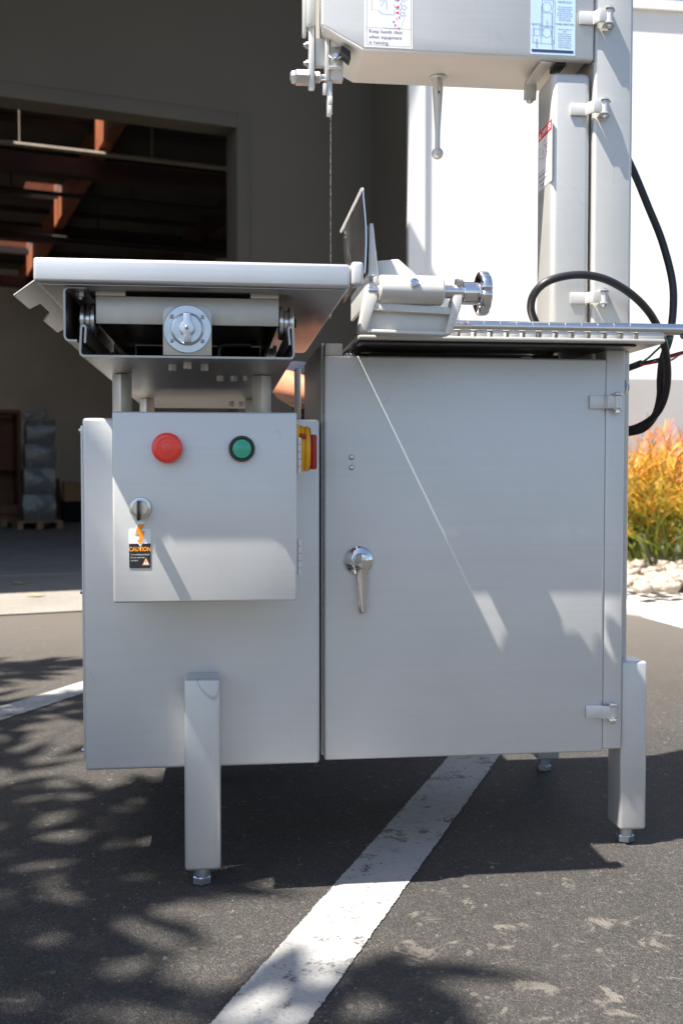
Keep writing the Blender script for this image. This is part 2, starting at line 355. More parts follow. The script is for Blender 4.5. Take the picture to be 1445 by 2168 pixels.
class Card:
    """flat printed sticker: local (s,t) in metres from its lower left corner"""
    def __init__(s, name, org, sx, sy, nrm, parent):
        s.o, s.sx, s.sy, s.n, s.parent, s.name = Vector(org), Vector(sx), Vector(sy), Vector(nrm), parent, name; s.root = None
    def P(s, a, b, lift): return s.o + s.sx * a + s.sy * b + s.n * lift
    def poly(s, name, polys, mat, lift, root=False, thick=0):
        bm = bmesh.new()
        for pl in polys:
            vs_ = [bm.verts.new(s.P(a, b, lift)) for a, b in pl]; bm.faces.new(vs_)
        if thick:
            r = bmesh.ops.extrude_face_region(bm, geom=bm.faces[:]); bmesh.ops.translate(bm, verts=[x for x in r['geom'] if isinstance(x, bmesh.types.BMVert)], vec=-s.n * thick)
            bmesh.ops.recalc_face_normals(bm, faces=bm.faces)
        me = bpy.data.meshes.new(name); bm.to_mesh(me); bm.free()
        o = link(name, me, mat, s.parent if root else s.root, 0)
        if root: s.root = o
        return o
    def lines(s, name, lines, wd, mat, lift):
        q = []
        for ln in lines:
            for a, b in zip(ln, ln[1:]):
                a, b = Vector(a), Vector(b); d = b - a
                if d.length < 1e-7: continue
                d.normalize(); m = Vector((-d.y, d.x)) * wd / 2; e = d * wd * .3
                q.append([tuple(a - e - m), tuple(b + e - m), tuple(b + e + m), tuple(a - e + m)])
        return s.poly(name, q, mat, lift)
    def text(s, name, rows, mat, lift):
        """rows: (string, s, t, size, align, xscale, bold)"""
        bm = bmesh.new()
        for body, a, b, size, al, xs, bold in rows:
            cu_ = bpy.data.curves.new('txt', 'FONT'); cu_.body = body; cu_.size = size; cu_.align_x = al; cu_.resolution_u = 2; cu_.offset = bold
            ob = bpy.data.objects.new('txt', cu_); C.objects.link(ob)
            me = bpy.data.meshes.new_from_object(ob.evaluated_get(bpy.context.evaluated_depsgraph_get()))
            n0 = len(bm.verts); bm.from_mesh(me); bm.verts.ensure_lookup_table()
            for v in list(bm.verts)[n0:]: v.co = s.P(a + v.co.x * xs, b + v.co.y, lift)
            bpy.data.objects.remove(ob); bpy.data.curves.remove(cu_); bpy.data.meshes.remove(me)
        me = bpy.data.meshes.new(name); bm.to_mesh(me); bm.free(); return link(name, me, mat, s.root, 0)
def rrect(x0, y0, x1, y1, r, k=4):
    return arc(x1 - r, y1 - r, r, 0, 90, k) + arc(x0 + r, y1 - r, r, 90, 180, k) + arc(x0 + r, y0 + r, r, 180, 270, k) + arc(x1 - r, y0 + r, r, 270, 360, k)
def circ(cx, cy, r, k=28, ry=None): return [(cx + r * math.cos(2 * math.pi * i / k), cy + (ry or r) * math.sin(2 * math.pi * i / k)) for i in range(k)]
def closed(p): return list(p) + [p[0]]
def sheet(name, pts, z, mat, kind='structure', label=None):
    me = bpy.data.meshes.new(name); me.from_pydata([(p[0], p[1], z) for p in pts], [], [list(range(len(pts)))]); me.update()
    if me.polygons[0].normal.z < 0: me.flip_normals()
    o = link(name, me, mat, None, 0); return tag(o, label, None, None, kind)

# ================================================================== SETTING
BA = R(15.86); bu = Vector((math.cos(BA), math.sin(BA), 0)); bn = Vector((-math.sin(BA), math.cos(BA), 0))
BO = Vector((1.027, 7.135, 0))                      # inner corner between loading-bay wall and its right return
def B(u, n, z=0): return BO + bu * u + bn * n + Vector((0, 0, z))
def bcoord(p): d = p - BO; return d.dot(bu), d.dot(bn), p.z
def onwall(x, y, n=0): return bcoord(onplane(x, y, BO + bn * n, bn))
sheet('ground', [(-150, -150), (150, -150), (150, 300), (-150, 300)], -.02, 'gravel')
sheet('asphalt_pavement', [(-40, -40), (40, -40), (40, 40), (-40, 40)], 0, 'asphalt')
ap = bcoord(gnd(85, 1300))[1]
sheet('concrete_apron', [B(-14, ap)[:2], B(.3, ap)[:2], B(.3, 18)[:2], B(-14, 18)[:2]], .006, 'concrete')
def strip_line(name, a, b, wd, z):
    a, b = Vector(a), Vector(b); d = (b - a).normalized(); m = Vector((-d.y, d.x)); k = 700; L = (b - a).length
    lft, rgt = [], []
    for i in range(k + 1):
        p = a + d * L * i / k
        for S, o in ((lft, 1), (rgt, -1)):
            e = noise.noise((p.x * 25, p.y * 25, o * 5)) * .0015 + noise.noise((p.x * 190, p.y * 190, o * 9)) * .0022
            S.append(p + m * o * (wd / 2 + e))
    vs_ = [(p.x, p.y, z) for p in lft + rgt]; n = k + 1
    me = bpy.data.meshes.new(name); me.from_pydata(vs_, [], [(i, i + n, i + n + 1, i + 1) for i in range(k)]); me.update()
    if me.polygons[0].normal.z < 0: me.flip_normals()
    return tag(link(name, me, 'line', None, 0), None, None, None, 'structure')
l0 = (gnd(460, 2168) + gnd(640, 2168)) / 2; l1 = (gnd(945, 1605) + gnd(1060, 1600)) / 2; dl = (l1 - l0)
strip_line('parking_line', (l0 - dl * .6)[:2], (l1 + dl * 1.0)[:2], .1, .002)
k0 = (gnd(0, 1530) + gnd(0, 1495)) / 2; k1 = (gnd(172, 1470) + gnd(172, 1445)) / 2; dk = k1 - k0
strip_line('parking_line', (k0 - dk * 4)[:2], (k1 + dk * 2.2)[:2], .1, .002)
strip_line('parking_line', gnd(1385, 1306)[:2], (gnd(1445, 1322) + (gnd(1445, 1322) - gnd(1385, 1306)) * 2)[:2], .13, .002)

# planting bed and kerb at the right
ka, kb = gnd(1322, 1300), gnd(1450, 1318)
kd = (kb - ka).normalized(); kn = Vector((-kd.y, kd.x, 0))
if kn.y < 0: kn = -kn
WA = R(1.0); wu = Vector((math.cos(WA), math.sin(WA), 0)); wnn = Vector((-math.sin(WA), math.cos(WA), 0))
WO = BO - bn * .6
prism('kerb', [(ka - kd * 1.3)[:2], (ka + kd * 3)[:2], (ka + kd * 3 + kn * .62)[:2], (ka - kd * 1.3 + kn * .62)[:2]], -.01, .03, 'kerb', None, 'Z', .01)['kind'] = 'structure'
bm = bmesh.new(); nx, ny = 40, 30; gridv = []
bed0 = ka - kd * 1.2 + kn * .62
for j in range(ny + 1):
    row = []
    for i in range(nx + 1):
        p = bed0 + kd * (i / nx * 4.4) + kn * (j / ny * 3.2)
        z = .03 + .05 * min(1, j / 10) + noise.noise(p * 2.5) * .03 + noise.noise(p * 14) * .012
        row.append(bm.verts.new((p.x, p.y, z if j else .0)))
    gridv.append(row)
for j in range(ny):
    for i in range(nx): bm.faces.new((gridv[j][i], gridv[j][i + 1], gridv[j + 1][i + 1], gridv[j + 1][i]))
tag(frombm('planting_bed', bm, 'gravel'), None, None, None, 'structure')

# ------------------------------------------------------------------ warehouse
wh = thing('warehouse_building', B(-4, 0), 'large pale warehouse with an open dark loading bay and a white painted front wall', 'building')
jr = onwall(508, 560)[0]; hz = onwall(260, 232)[2]; TOP = 4.95
def bbox(name, u0, u1, n0, n1, z0, z1, mat, parent=wh, b=.0):
    bm = bmesh.new(); bmesh.ops.create_cube(bm, size=1)
    for v in bm.verts: v.co = B(u0 + (v.co.x + .5) * (u1 - u0), n0 + (v.co.y + .5) * (n1 - n0), z0 + (v.co.z + .5) * (z1 - z0))
    bev(bm, b, 2); return frombm(name, bm, mat, parent)
jl = jr - 5.2
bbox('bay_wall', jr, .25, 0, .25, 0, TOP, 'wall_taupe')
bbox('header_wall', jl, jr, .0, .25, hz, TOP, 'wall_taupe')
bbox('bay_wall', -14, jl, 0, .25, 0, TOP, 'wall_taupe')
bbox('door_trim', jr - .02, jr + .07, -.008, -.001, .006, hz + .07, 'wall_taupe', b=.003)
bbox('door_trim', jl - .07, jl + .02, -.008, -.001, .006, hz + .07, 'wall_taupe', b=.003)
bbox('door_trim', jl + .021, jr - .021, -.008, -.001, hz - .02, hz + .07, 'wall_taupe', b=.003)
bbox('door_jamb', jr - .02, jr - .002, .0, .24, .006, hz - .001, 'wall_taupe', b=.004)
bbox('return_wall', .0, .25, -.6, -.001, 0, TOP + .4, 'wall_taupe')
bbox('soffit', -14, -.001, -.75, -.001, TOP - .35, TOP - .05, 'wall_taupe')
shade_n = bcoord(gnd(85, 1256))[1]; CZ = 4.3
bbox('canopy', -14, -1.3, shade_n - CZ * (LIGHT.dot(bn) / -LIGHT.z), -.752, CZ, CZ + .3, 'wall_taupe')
# white front wall and corner pilaster
def wbox(name, u0, u1, n0, n1, z0, z1, mat):
    bm = bmesh.new(); bmesh.ops.create_cube(bm, size=1)
    for v in bm.verts: v.co = WO + wu * (u0 + (v.co.x + .5) * (u1 - u0)) + wnn * (n0 + (v.co.y + .5) * (n1 - n0)) + Vector((0, 0, z0 + (v.co.z + .5) * (z1 - z0)))
    return frombm(name, bm, mat, wh)
pw = onplane(1395, 24, WO, wnn).z; dz = onplane(1392, 803, WO, wnn).z
wbox('corner_pilaster', -.01, .095, -.02, .3, 0, pw + .5, 'wall_white')
wbox('front_wall', .095, 30, .0, .3, dz, pw, 'wall_white')
wbox('lower_wall_band', .095, 30, -.004, .3, 0, dz - .001, 'wall_grey')
wbox('wall_coping', .095, 30, -.03, .33, pw + .001, pw + .06, 'wall_white')
# interior
DEP = 16.0; RZ = 4.82
bbox('interior_back_wall', -14, 2.6, DEP, DEP + .2, 0, TOP, 'interior')
bbox('interior_side_wall', 2.6, 2.8, .25, DEP, 0, TOP, 'interior')
bbox('interior_side_wall', -14.2, -14, .25, DEP, 0, TOP, 'interior')
bbox('interior_floor', .31, 2.6, .26, DEP, -.01, .004, 'concrete')
def zplane(x, y, z): return bcoord(gnd(x, y, z))
pA, pB, pC = zplane(208, 285, 4.6), zplane(124, 445, 4.6), zplane(56, 555, 4.6)
u0 = (pA[0] + pB[0] + pC[0]) / 3
gn = [pA[1] + .35, pB[1] + .35, pC[1] + .35]
holes = [(gn[0] - .85, gn[0] - .25, 1.3), (gn[1] - .95, gn[1] - .10, .5), (gn[2] - 1.1, gn[2] - .05, .7)]
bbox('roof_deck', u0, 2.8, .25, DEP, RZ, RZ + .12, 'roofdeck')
bbox('roof_deck', -14.2, u0 - 1.4, .25, 9.0, RZ, RZ + .12, 'roofdeck'); bbox('roof_deck', -14.2, u0 - 1.4, 14.2, DEP, RZ, RZ + .12, 'roofdeck'); bbox('roof_deck', u0 - 5.5, u0 - 1.4, 9.0, 14.2, RZ, RZ + .12, 'roofdeck'); bbox('roof_deck', -14.2, u0 - 9.5, 9.0, 14.2, RZ, RZ + .12, 'roofdeck')  # leaves an unseen roof opening, added to brighten the back wall
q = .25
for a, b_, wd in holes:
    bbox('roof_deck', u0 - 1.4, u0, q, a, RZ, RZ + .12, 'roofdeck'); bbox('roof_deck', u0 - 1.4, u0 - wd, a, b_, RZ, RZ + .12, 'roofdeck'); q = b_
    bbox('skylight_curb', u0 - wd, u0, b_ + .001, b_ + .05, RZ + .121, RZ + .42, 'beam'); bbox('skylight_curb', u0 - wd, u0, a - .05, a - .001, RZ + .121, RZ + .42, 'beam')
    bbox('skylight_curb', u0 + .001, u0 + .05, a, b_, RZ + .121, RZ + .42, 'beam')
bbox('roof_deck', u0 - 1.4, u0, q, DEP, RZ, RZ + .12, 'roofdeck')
for k in range(-2, 2): bbox('purlin', u0 + k * 2.4, u0 + k * 2.4 + .14, .3, DEP - .01, RZ - .42, RZ - .003, 'girder' if k else 'beam')  # sunlit purlin stays orange; the others carry shade as a darker colour
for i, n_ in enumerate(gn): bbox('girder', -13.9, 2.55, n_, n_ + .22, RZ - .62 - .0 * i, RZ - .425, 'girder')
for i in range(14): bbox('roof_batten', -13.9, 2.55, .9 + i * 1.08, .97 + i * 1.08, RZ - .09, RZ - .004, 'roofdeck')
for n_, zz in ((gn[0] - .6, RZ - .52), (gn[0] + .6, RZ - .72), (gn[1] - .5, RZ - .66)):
    pm = 'pipe' if n_ < gn[0] else 'pipe_shaded'  # lit pipe keeps its paint, the rest take the shade-darkened copy
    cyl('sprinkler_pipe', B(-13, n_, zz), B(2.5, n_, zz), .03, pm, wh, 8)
    for k in range(-3, 2): cyl('pipe_hanger', B(u0 + k * 1.5 - .9, n_, zz + .02), B(u0 + k * 1.5 - .9, n_, RZ - .1), .01, pm, wh, 6)

# goods in the warehouse
def tf(pts, o, ux, uy): return [o + ux * x + uy * y + Vector((0, 0, z)) for x, y, z in pts]
def obox(name, o, x0, x1, y0, y1, z0, z1, mat, parent, b=.004):
    bm = bmesh.new(); bmesh.ops.create_cube(bm, size=1)
    for v in bm.verts: v.co = o + bu * (x0 + (v.co.x + .5) * (x1 - x0)) + bn * (y0 + (v.co.y + .5) * (y1 - y0)) + Vector((0, 0, z0 + (v.co.z + .5) * (z1 - z0)))
    bev(bm, b, 1); return frombm(name, bm, mat, parent)
def pallet(px, py, wd, label):
    o = gnd(px, py, .006); o.z = .006
    t = thing('pallet', o, label, 'pallet', 'wooden pallets on the warehouse floor')
    for k in (-1, 0, 1): obox('runner', o, -wd / 2 + (k + 1) * (wd - .06) / 2, -wd / 2 + (k + 1) * (wd - .06) / 2 + .06, 0, .7, 0, .07, 'palletwood', t)
    for k in range(5): obox('deck_board', o, -wd / 2, wd / 2, k * .15, k * .15 + .1, .071, .09, 'palletwood', t)
    return o
o = pallet(86, 1121, .46, 'wooden pallet under the wrapped grey stack')
st = thing('wrapped_stack', o + Vector((0, 0, .091)), 'tall stack of grey cartons in clear stretch wrap on a pallet', 'stack')
zc = .092
for k, (wd, hh) in enumerate(((.30, .27), (.30, .27), (.29, .26), (.27, .24))):
    bm = bmesh.new(); bmesh.ops.create_cube(bm, size=1); bmesh.ops.subdivide_edges(bm, edges=bm.edges, cuts=5, use_grid_fill=True)
    for v in bm.verts:
        bulge = 1 + .09 * (1 - (2 * v.co.z) ** 2)
        p = o + bu * (v.co.x * wd * bulge + .01 * k) + bn * (.25 + v.co.y * .34 * bulge) + Vector((0, 0, zc + (v.co.z + .5) * hh))
        v.co = p + Vector((noise.noise(p * 9), noise.noise(p * 9 + Vector((3, 3, 3))), 0)) * .014
    frombm('carton', bm, 'wrap', st, 60); zc += hh + .003
for k in (-.07, .08): lathe('wrapped_roll', o + bu * (k - .06) + bn * .2 + Vector((0, 0, zc + .045)), bn * .6 + bu * .7 + Vector((0, 0, .25)), [(0, .03), (.02, .045), (.1, .045), (.12, .03)], 'wrap_pale', st, 16)
o = pallet(8, 1116, .7, 'wooden pallet under the open brown crate')
cr_t = thing('crate', o + Vector((0, 0, .091)), 'open reddish brown wooden crate with dark inside beside the wrapped stack', 'crate')
h1 = 1.28
for x0, x1, y0, y1, z0, z1, nm in ((-.42, -.38, .05, .65, .091, h1, 'side_panel'), (.16, .20, .05, .65, .091, h1, 'side_panel'), (-.379, .159, .61, .65, .131, h1 - .05, 'back_panel'),
        (-.379, .159, .05, .609, .092, .13, 'bottom_panel'), (-.379, .159, .05, .609, h1 - .045, h1, 'top_panel'), (-.379, .159, .08, .60, .62, .64, 'shelf')):
    obox(nm, o, x0, x1, y0, y1, z0, z1, 'wood', cr_t)
obox('front_rail', o, -.379, .159, .02, .048, .14, .24, 'wood', cr_t)
o2 = gnd(132, 1112, .006); o2.z = .006
t = thing('leaning_board', o2, 'brown wooden boards leaning behind the wrapped stack', 'board')
for k in range(2):
    bm = bmesh.new(); bmesh.ops.create_cube(bm, size=1)
    for v in bm.verts:
        zz = (v.co.z + .5) * (.62 - .1 * k); v.co = o2 + bu * (v.co.x * .09 + k * .1 - zz * .09) + bn * (v.co.y * .03 + .9 + zz * .2) + Vector((0, 0, zz))
    frombm('board', bm, 'wood', t)
o3 = gnd(162, 1110, .006); o3.z = .006
t = thing('cardboard_carton', o3, 'small tan cardboard carton on a dark box near the warehouse stack', 'carton')
obox('carton_body', o3, -.06, .14, .5, .75, .25, .48, 'cardboard', t); obox('carton_flap', o3, -.06, .04, .495, .755, .481, .486, 'cardboard', t, 0)
t = thing('dark_box', o3 + bn * .5, 'dark blue-black plastic box under the cardboard carton', 'box')
obox('box_body', o3, -.08, .17, .48, .78, 0, .23, 'black_cloth', t, .01); obox('box_lid', o3, -.09, .18, .47, .79, .231, .249, 'black_cloth', t, .005)

# ================================================================== THE BAND SAW
saw = thing('band_saw', (.2, 1.75, 0), 'large stainless steel meat band saw with sliding table, grey cabinet and control box', 'band saw')
def X(px, py, Y): return at(px, py, Y).x
def Z(px, py, Y): return at(px, py, Y).z

# --- legs
def leg(x0, x1, y0, y1, z1, yfoot=None):
    l = box('leg', x0, x1, y0, y1, .027, z1, 'tube', saw, .005, 3)
    c = Vector(((x0 + x1) / 2 - .002, (y0 + y1) / 2, 0))
    cyl('foot_stud', c + Vector((0, 0, .008)), c + Vector((0, 0, .0268)), .0125, 'zinc', l, 20)
    lathe('foot_nut', c, (0, 0, 1), [(.0005, .0125), (.002, .0147), (.0105, .0147), (.0125, .0132)], 'zinc', l, 6, 25)
    return l
leg(-.057, -.0055, 1.474, 1.5245, .305)
leg(.627, .671, 1.566, 1.622, .299)
leg(.618, .664, 1.972, 2.02, .20)
leg(-.052, -.006, 1.972, 2.02, .164)

# --- left motor cabinet
mc = box('motor_cabinet', -.202, .142, 1.525, 2.10, .163, .679, 'panel', saw, .005, 3)
box('side_cover', -.2055, -.2022, 1.533, 2.09, .175, .668, 'panel', mc, .001)
for py in (912, 1253, 1588):
    p = at(171, py, 1.545); hexbolt('bolt', (-.2055, 1.545, p.z), (-1, 0, 0), .0035, .004, 'zinc', mc)

# --- main cabinet shell, door and hinge post
mb = box('wheel_cabinet', .149, .153, 1.572, 1.90, .163, Z(683, 724, 1.56), 'panel', saw, .001)
box('bottom_panel', .1535, .5845, 1.573, 1.90, .163, .167, 'panel', mb, .001)
box('back_panel', .1535, .5845, 1.901, 1.905, .163, .77, 'panel', mb, .001)
box('corner_post', .137, .1485, 1.98, 2.0, .163, .80, 'head_body', mb, .002)  # paler steel stands in for sunlight on this post
box('frame_bar', .1535, .5845, 1.62, 1.65, .752, .768, 'dark_metal', mb, .002)
box('top_block', .1535, .180, 1.557, 1.61, .7765, Z(700, 727, 1.557), 'raw', mb, .001)
box('blade_scraper', .189, .208, 1.60, 1.63, .772, .786, 'raw', mb, .002)
box('support_bracket', .214, .228, 1.60, 1.66, .769, .788, 'raw', mb, .001)
box('support_bracket', .468, .485, 1.59, 1.63, .769, .783, 'raw', mb, .001)
door = box('wheel_door', .1515, .5915, 1.55, 1.5705, .160, .776, 'panel', saw, .0035, 3)
post = box('hinge_post', .5918, .6222, 1.5515, 1.598, .1635, .791, 'panel', saw, .0025, 3)
p = at(1330, 820, 1.575); hexbolt('post_bolt', (.6222, 1.575, p.z), (1, 0, 0), .0125, .010, 'zinc', post, True)
for py in (968, 990):
    p = at(744, py, 1.55); lathe('rivet', (p.x, 1.5495, p.z), (0, -1, 0), [(0, .0042), (.0012, .004), (.0026, .0028), (.0032, 0)], 'zinc', door, 16)
# handle
p = at(758, 1187, 1.55); e = lathe('handle_rose', (p.x, 1.5495, p.z), (0, -1, 0), [(0, .0218), (.003, .0222), (.005, .0205), (.0065, .017), (.0085, .0145), (.0095, .011), (.0112, .0105), (.0114, 0)], 'chrome', door, 48)
def handle_grip():
    bm = bmesh.new(); rows = []
    secs = [(.0125, .0045), (.0095, .0085), (.002, .0112), (-.010, .0105), (-.0115, .0098), (-.030, .0088), (-.060, .0066), (-.076, .0060), (-.079, .0050)]
    cx = p.x + .0035
    for dzz, hw in secs:
        z = p.z + dzz; c2 = cx + (-dzz) * .018; dp = .006 if dzz > -.0108 else .0045
        yb = 1.5385 if dzz > -.05 else 1.5385
        rows.append([bm.verts.new(v) for v in ((c2 - hw, yb, z), (c2 - hw * .97, yb - dp * .5, z), (c2 - hw * .05, yb - dp * 1.45, z), (c2 + hw * .97, yb - dp * .5, z), (c2 + hw, yb, z))])
    for a, b_ in zip(rows, rows[1:]):
        for i in range(5): bm.faces.new((a[i], b_[i], b_[(i + 1) % 5], a[(i + 1) % 5]))
    bm.faces.new(rows[0]); bm.faces.new(rows[-1][::-1])
    bmesh.ops.recalc_face_normals(bm, faces=bm.faces); bev(bm, .0008, 2)
    return frombm('handle_grip', bm, 'chrome', door, 40)
handle_grip()
cyl('handle_lock', (p.x + .0075, 1.5345, p.z + .004), (p.x + .0082, 1.5308, p.z + .0045), .0028, 'bright', door, 16)

def hinge(parent, pxl, pxb, pxr, py, Y, ybarrel, half=14.5, step=True):
    """strap leaf from pxl to the barrel, barrel centred at pxb, cheek plates round it"""
    zc = Z(pxb, py, Y); s = 2180 / (Y * 1.0); hh = half / s
    xl, xb, xr = X(pxl, py, Y), X(pxb, py, Y), X(pxr, py, Y); r = .0062
    lf = prism('hinge_leaf', [(xl, Y - .0005), (xl, Y - .004), (xl + (xb - xl) * .5, Y - .004), (xl + (xb - xl) * .62, ybarrel - .0035), (xb, ybarrel - .0035), (xb, ybarrel + .001), (xl + (xb - xl) * .66, ybarrel + .0005), (xl + (xb - xl) * .54, Y - .0005)], zc - hh, zc + hh, 'head' if Y > 1.58 else 'panel', parent, 'Z', .0009)
    cyl('hinge_barrel', (xb, ybarrel, zc - hh + .0005), (xb, ybarrel, zc + hh - .0005), r, 'tube', lf, 24)
    for sg in (-1, 1):
        z0 = zc + sg * (hh + .0012)
        prism('hinge_cheek', [(xb - .0075, ybarrel - .0072), (xb + .003, ybarrel - .0078), (xr, ybarrel + .004), (xr, Y + .003), (xb - .0075, Y + .003)], z0 - .0011, z0 + .0011, 'tube', lf, 'Z', .0004)
    lathe('hinge_pin_head', (xb, ybarrel, zc + hh + .0024), (0, 0, 1), [(0, .0062), (.0012, .006), (.003, .003), (.0034, 0)], 'bright', lf, 16)
    hexbolt('hinge_nut', (xb, ybarrel, zc - hh - .0025), (0, 0, -1), .0042, .004, 'bright', lf, True)
hinge(door, 1246, 1302, 1316, 852, 1.55, 1.542)
hinge(door, 1238, 1292, 1306, 1505, 1.55, 1.542)

# --- column and blade guard
col = box('column', .5855, .6505, 1.60, 1.76, .163, 2.3, 'head', saw, .006, 3)
gd = box('blade_guard', .5185, .5825, 1.604, 1.683, Z(1190, 742, 1.604), Z(1210, 152, 1.604), 'head', saw, .010, 4)
hinge(gd, 1205, 1270, 1285, 235, 1.604, 1.586, 13)
hinge(gd, 1205, 1268, 1282, 633, 1.604, 1.586, 12)

# --- upper wheel head
HY = 1.60
hx0, hx1, hz0 = X(680, 55, HY), X(768, 108, HY), 1.2505; hxr = X(1254, 130, HY); hz1 = Z(680, 55, HY)
prof = [(hx0, 2.25), (hx0, hz1), (hx1, hz0), (hxr, hz0), (hxr, 2.25)]
head = prism('wheel_head', [(hx0 + .004, 2.24), (hx0 + .004, hz1 + .002), (hx1 + .002, hz0 + .0035), (hxr - .004, hz0 + .0035), (hxr - .004, 2.24)], HY + .014, HY + .145, 'head_body', saw, 'Y', .004, 3)
hd = prism('head_door', prof, HY - .004, HY + .0125, 'panel', saw, 'Y', .003, 3)
hinge(hd, 1224, 1282, 1297, 42, HY - .004, HY - .017, 14)
prism('gap_shade_fill', [(X(725, 86, HY), Z(725, 86, HY) - .002), (X(741, 96, HY) + .002, Z(741, 96, HY) - .0035), (X(736, 118, HY) + .006, Z(741, 118, HY)), (X(722, 100, HY), Z(722, 100, HY))], HY + .012, HY + .04, 'black', head, 'Y', .0005)  # black fill standing in for the shaded gaps in the rim
box('gap_shade_fill', X(1183, 130, HY), X(1203, 130, HY), HY + .0128, HY + .05, hz0 - .004, hz0 + .003, 'black', head, .001)
# latch strap under the head
lx0, lx1 = X(1146, 150, HY), X(1172, 150, HY)
ls = prism('latch_strap', [(HY + .006, hz0 - .001), (HY + .012, hz0 - .003), (HY + .09, hz0 - .006), (HY + .094, hz0 - .03), (HY + .098, hz0 - .03), (HY + .097, hz0 - .001)], lx0, lx1, 'head', hd, 'X', .0008)
hexbolt('latch_bolt', ((lx0 + lx1) / 2, HY + .096, hz0 - .0305), (0, 0, -1), .006, .003, 'head', ls, True)
# tension lever
p = at(926, 187, 1.70)
lv = lathe('tension_lever', (p.x, 1.70, hz0 + .0028), (0, 0, -1), [(0, .0135), (.0015, .0142), (.003, .0135), (.004, .0078), (.02, .0088), (.036, .0076), (.09, .0042), (.1, .0042)], 'head', saw, 28)
pb = Z(923, 325, 1.70); zt = hz0 + .0028 - .1
lathe('lever_ball', (p.x, 1.70, pb + .0095), (0, 0, -1), [(.0095 - .0095 * math.cos(R(a)), .0095 * math.sin(R(a))) for a in range(0, 181, 12)], 'head', lv, 24)
cyl('lever_neck', (p.x, 1.70, pb + .006), (p.x, 1.70, zt + .001), .0042, 'head', lv, 20)
box('lever_slot', p.x - .0022, p.x + .0022, 1.6895, 1.693, hz0 - .026, hz0 - .002, 'raw', lv, .0008)
cyl('lever_pin', (p.x, 1.6905, hz0 - .025), (p.x, 1.6890, hz0 - .025), .0018, 'black', lv, 10)

# --- upper blade guide assembly on the left of the head
GY = 1.645
def gp(px, py, Y=GY): q = at(px, py, Y); return q.x, q.z
def gbox(name, pa, pb_, y0, y1, mat, parent, b=.001, Y=None):
    Y = Y or y0
    a, c = at(*pa, Y), at(*pb_, Y); return box(name, min(a.x, c.x), max(a.x, c.x), y0, y1, min(a.z, c.z), max(a.z, c.z), mat, parent, b)
gs = gbox('guide_sleeve', (649, -60), (668, 54), GY - .014, GY + .014, 'head', saw, .003)
gbox('guide_slide', (640.5, -60), (648.5, 74), GY - .005, GY + .016, 'head', gs, .002, GY)
gbar = gbox('guide_bar', (653.5, 54.5), (666, 186), GY - .008, GY + .008, 'head', saw, .002)
a = at(655, 52, GY)
for py in (97, 136):
    q = at(653, py, GY); hexbolt('guide_nut', (q.x, GY - .002, q.z), (-1, 0, 0), .0052, .0055, 'bright', gbar, True)
q = at(653, 165, GY); kb = lathe('clamp_knob', (q.x, GY, q.z), (-1, 0, 0), [(0, .0122), (.020, .0122), (.0215, .0105), (.0235, .0102), (.027, .009), (.0295, .006), (.0305, 0)], 'bright', gbar, 6, 25)
q0, q1 = at(667, 164, GY), at(687, 164, GY)
hexbolt('clamp_nut', (q0.x, GY, q0.z), (1, 0, 0), .0085, .0075, 'bright', gbar)
cyl('clamp_stud', (q0.x + .0075, GY, q0.z), (q1.x + .006, GY, q0.z), .0055, 'bright', gbar, 16)
gbox('guide_plate', (667, 80), (690, 140), GY - .002, GY + .010, 'head', gbar, .001)
gblk = gbox('guide_block', (688, 60), (697, 168), GY - .010, GY + .014, 'head', saw, .001)
gbox('guide_block_face', (697.5, 100), (726, 169), GY - .006, GY + .012, 'head', gblk, .001)
gbox('guide_lug', (700, 84), (722, 99), GY - .012, GY + .006, 'cast', gblk, .001)
gbox('guide_shelf', (696, 139), (722, 142.5), GY - .022, GY - .0065, 'head', gblk, .0006)
gbox('guide_foot', (683.5, 176), (692, 196.5), GY - .006, GY + .006, 'head', gblk, .001)
bh = gbox('blade_holder', (692.5, 169.5), (703, 241), GY - .004, GY + .012, 'head', saw, .001)
gbox('holder_clip', (694, 203), (703.5, 219), GY - .009, GY - .0045, 'cast', bh, .0008)
gbox('holder_tip', (695, 222), (702, 240), GY - .010, GY - .0045, 'head', bh, .0006)
q = at(709, 122, GY - .006); wnut = cyl('wing_nut', (q.x, GY - .0065, q.z), (q.x, GY - .016, q.z), .0042, 'chrome', gblk, 12)
for sg in (-1, 1):
    tube('wing', [(q.x + sg * .003, GY - .011, q.z - .003), (q.x + sg * .008, GY - .013, q.z - .001), (q.x + sg * .0125, GY - .014, q.z + .003)], .0018, 'chrome', gblk, 8, 4)
# blade with teeth
bx = X(698.5, 400, 1.655); bm = bmesh.new(); zz = .846; tooth = .0085
left, right = [], []
zt = Z(698, 240, 1.655); k = int((zt - zz) / tooth)
vl = []
for i in range(k * 2 + 1):
    z = zz + i * tooth / 2; yt = 1.647 if i % 2 else 1.650
    vl.append((bm.verts.new((bx + (.0003 if i % 4 == 1 else -.0003), yt, z)), bm.verts.new((bx, 1.663, z)), bm.verts.new((bx + .0006, yt, z)), bm.verts.new((bx + .0006, 1.663, z))))
for a_, b_ in zip(vl, vl[1:]):
    for i, j in ((0, 1), (1, 3), (3, 2), (2, 0)): bm.faces.new((a_[i], a_[j], b_[j], b_[i]))
frombm('saw_blade', bm, 'bright', saw, 0)

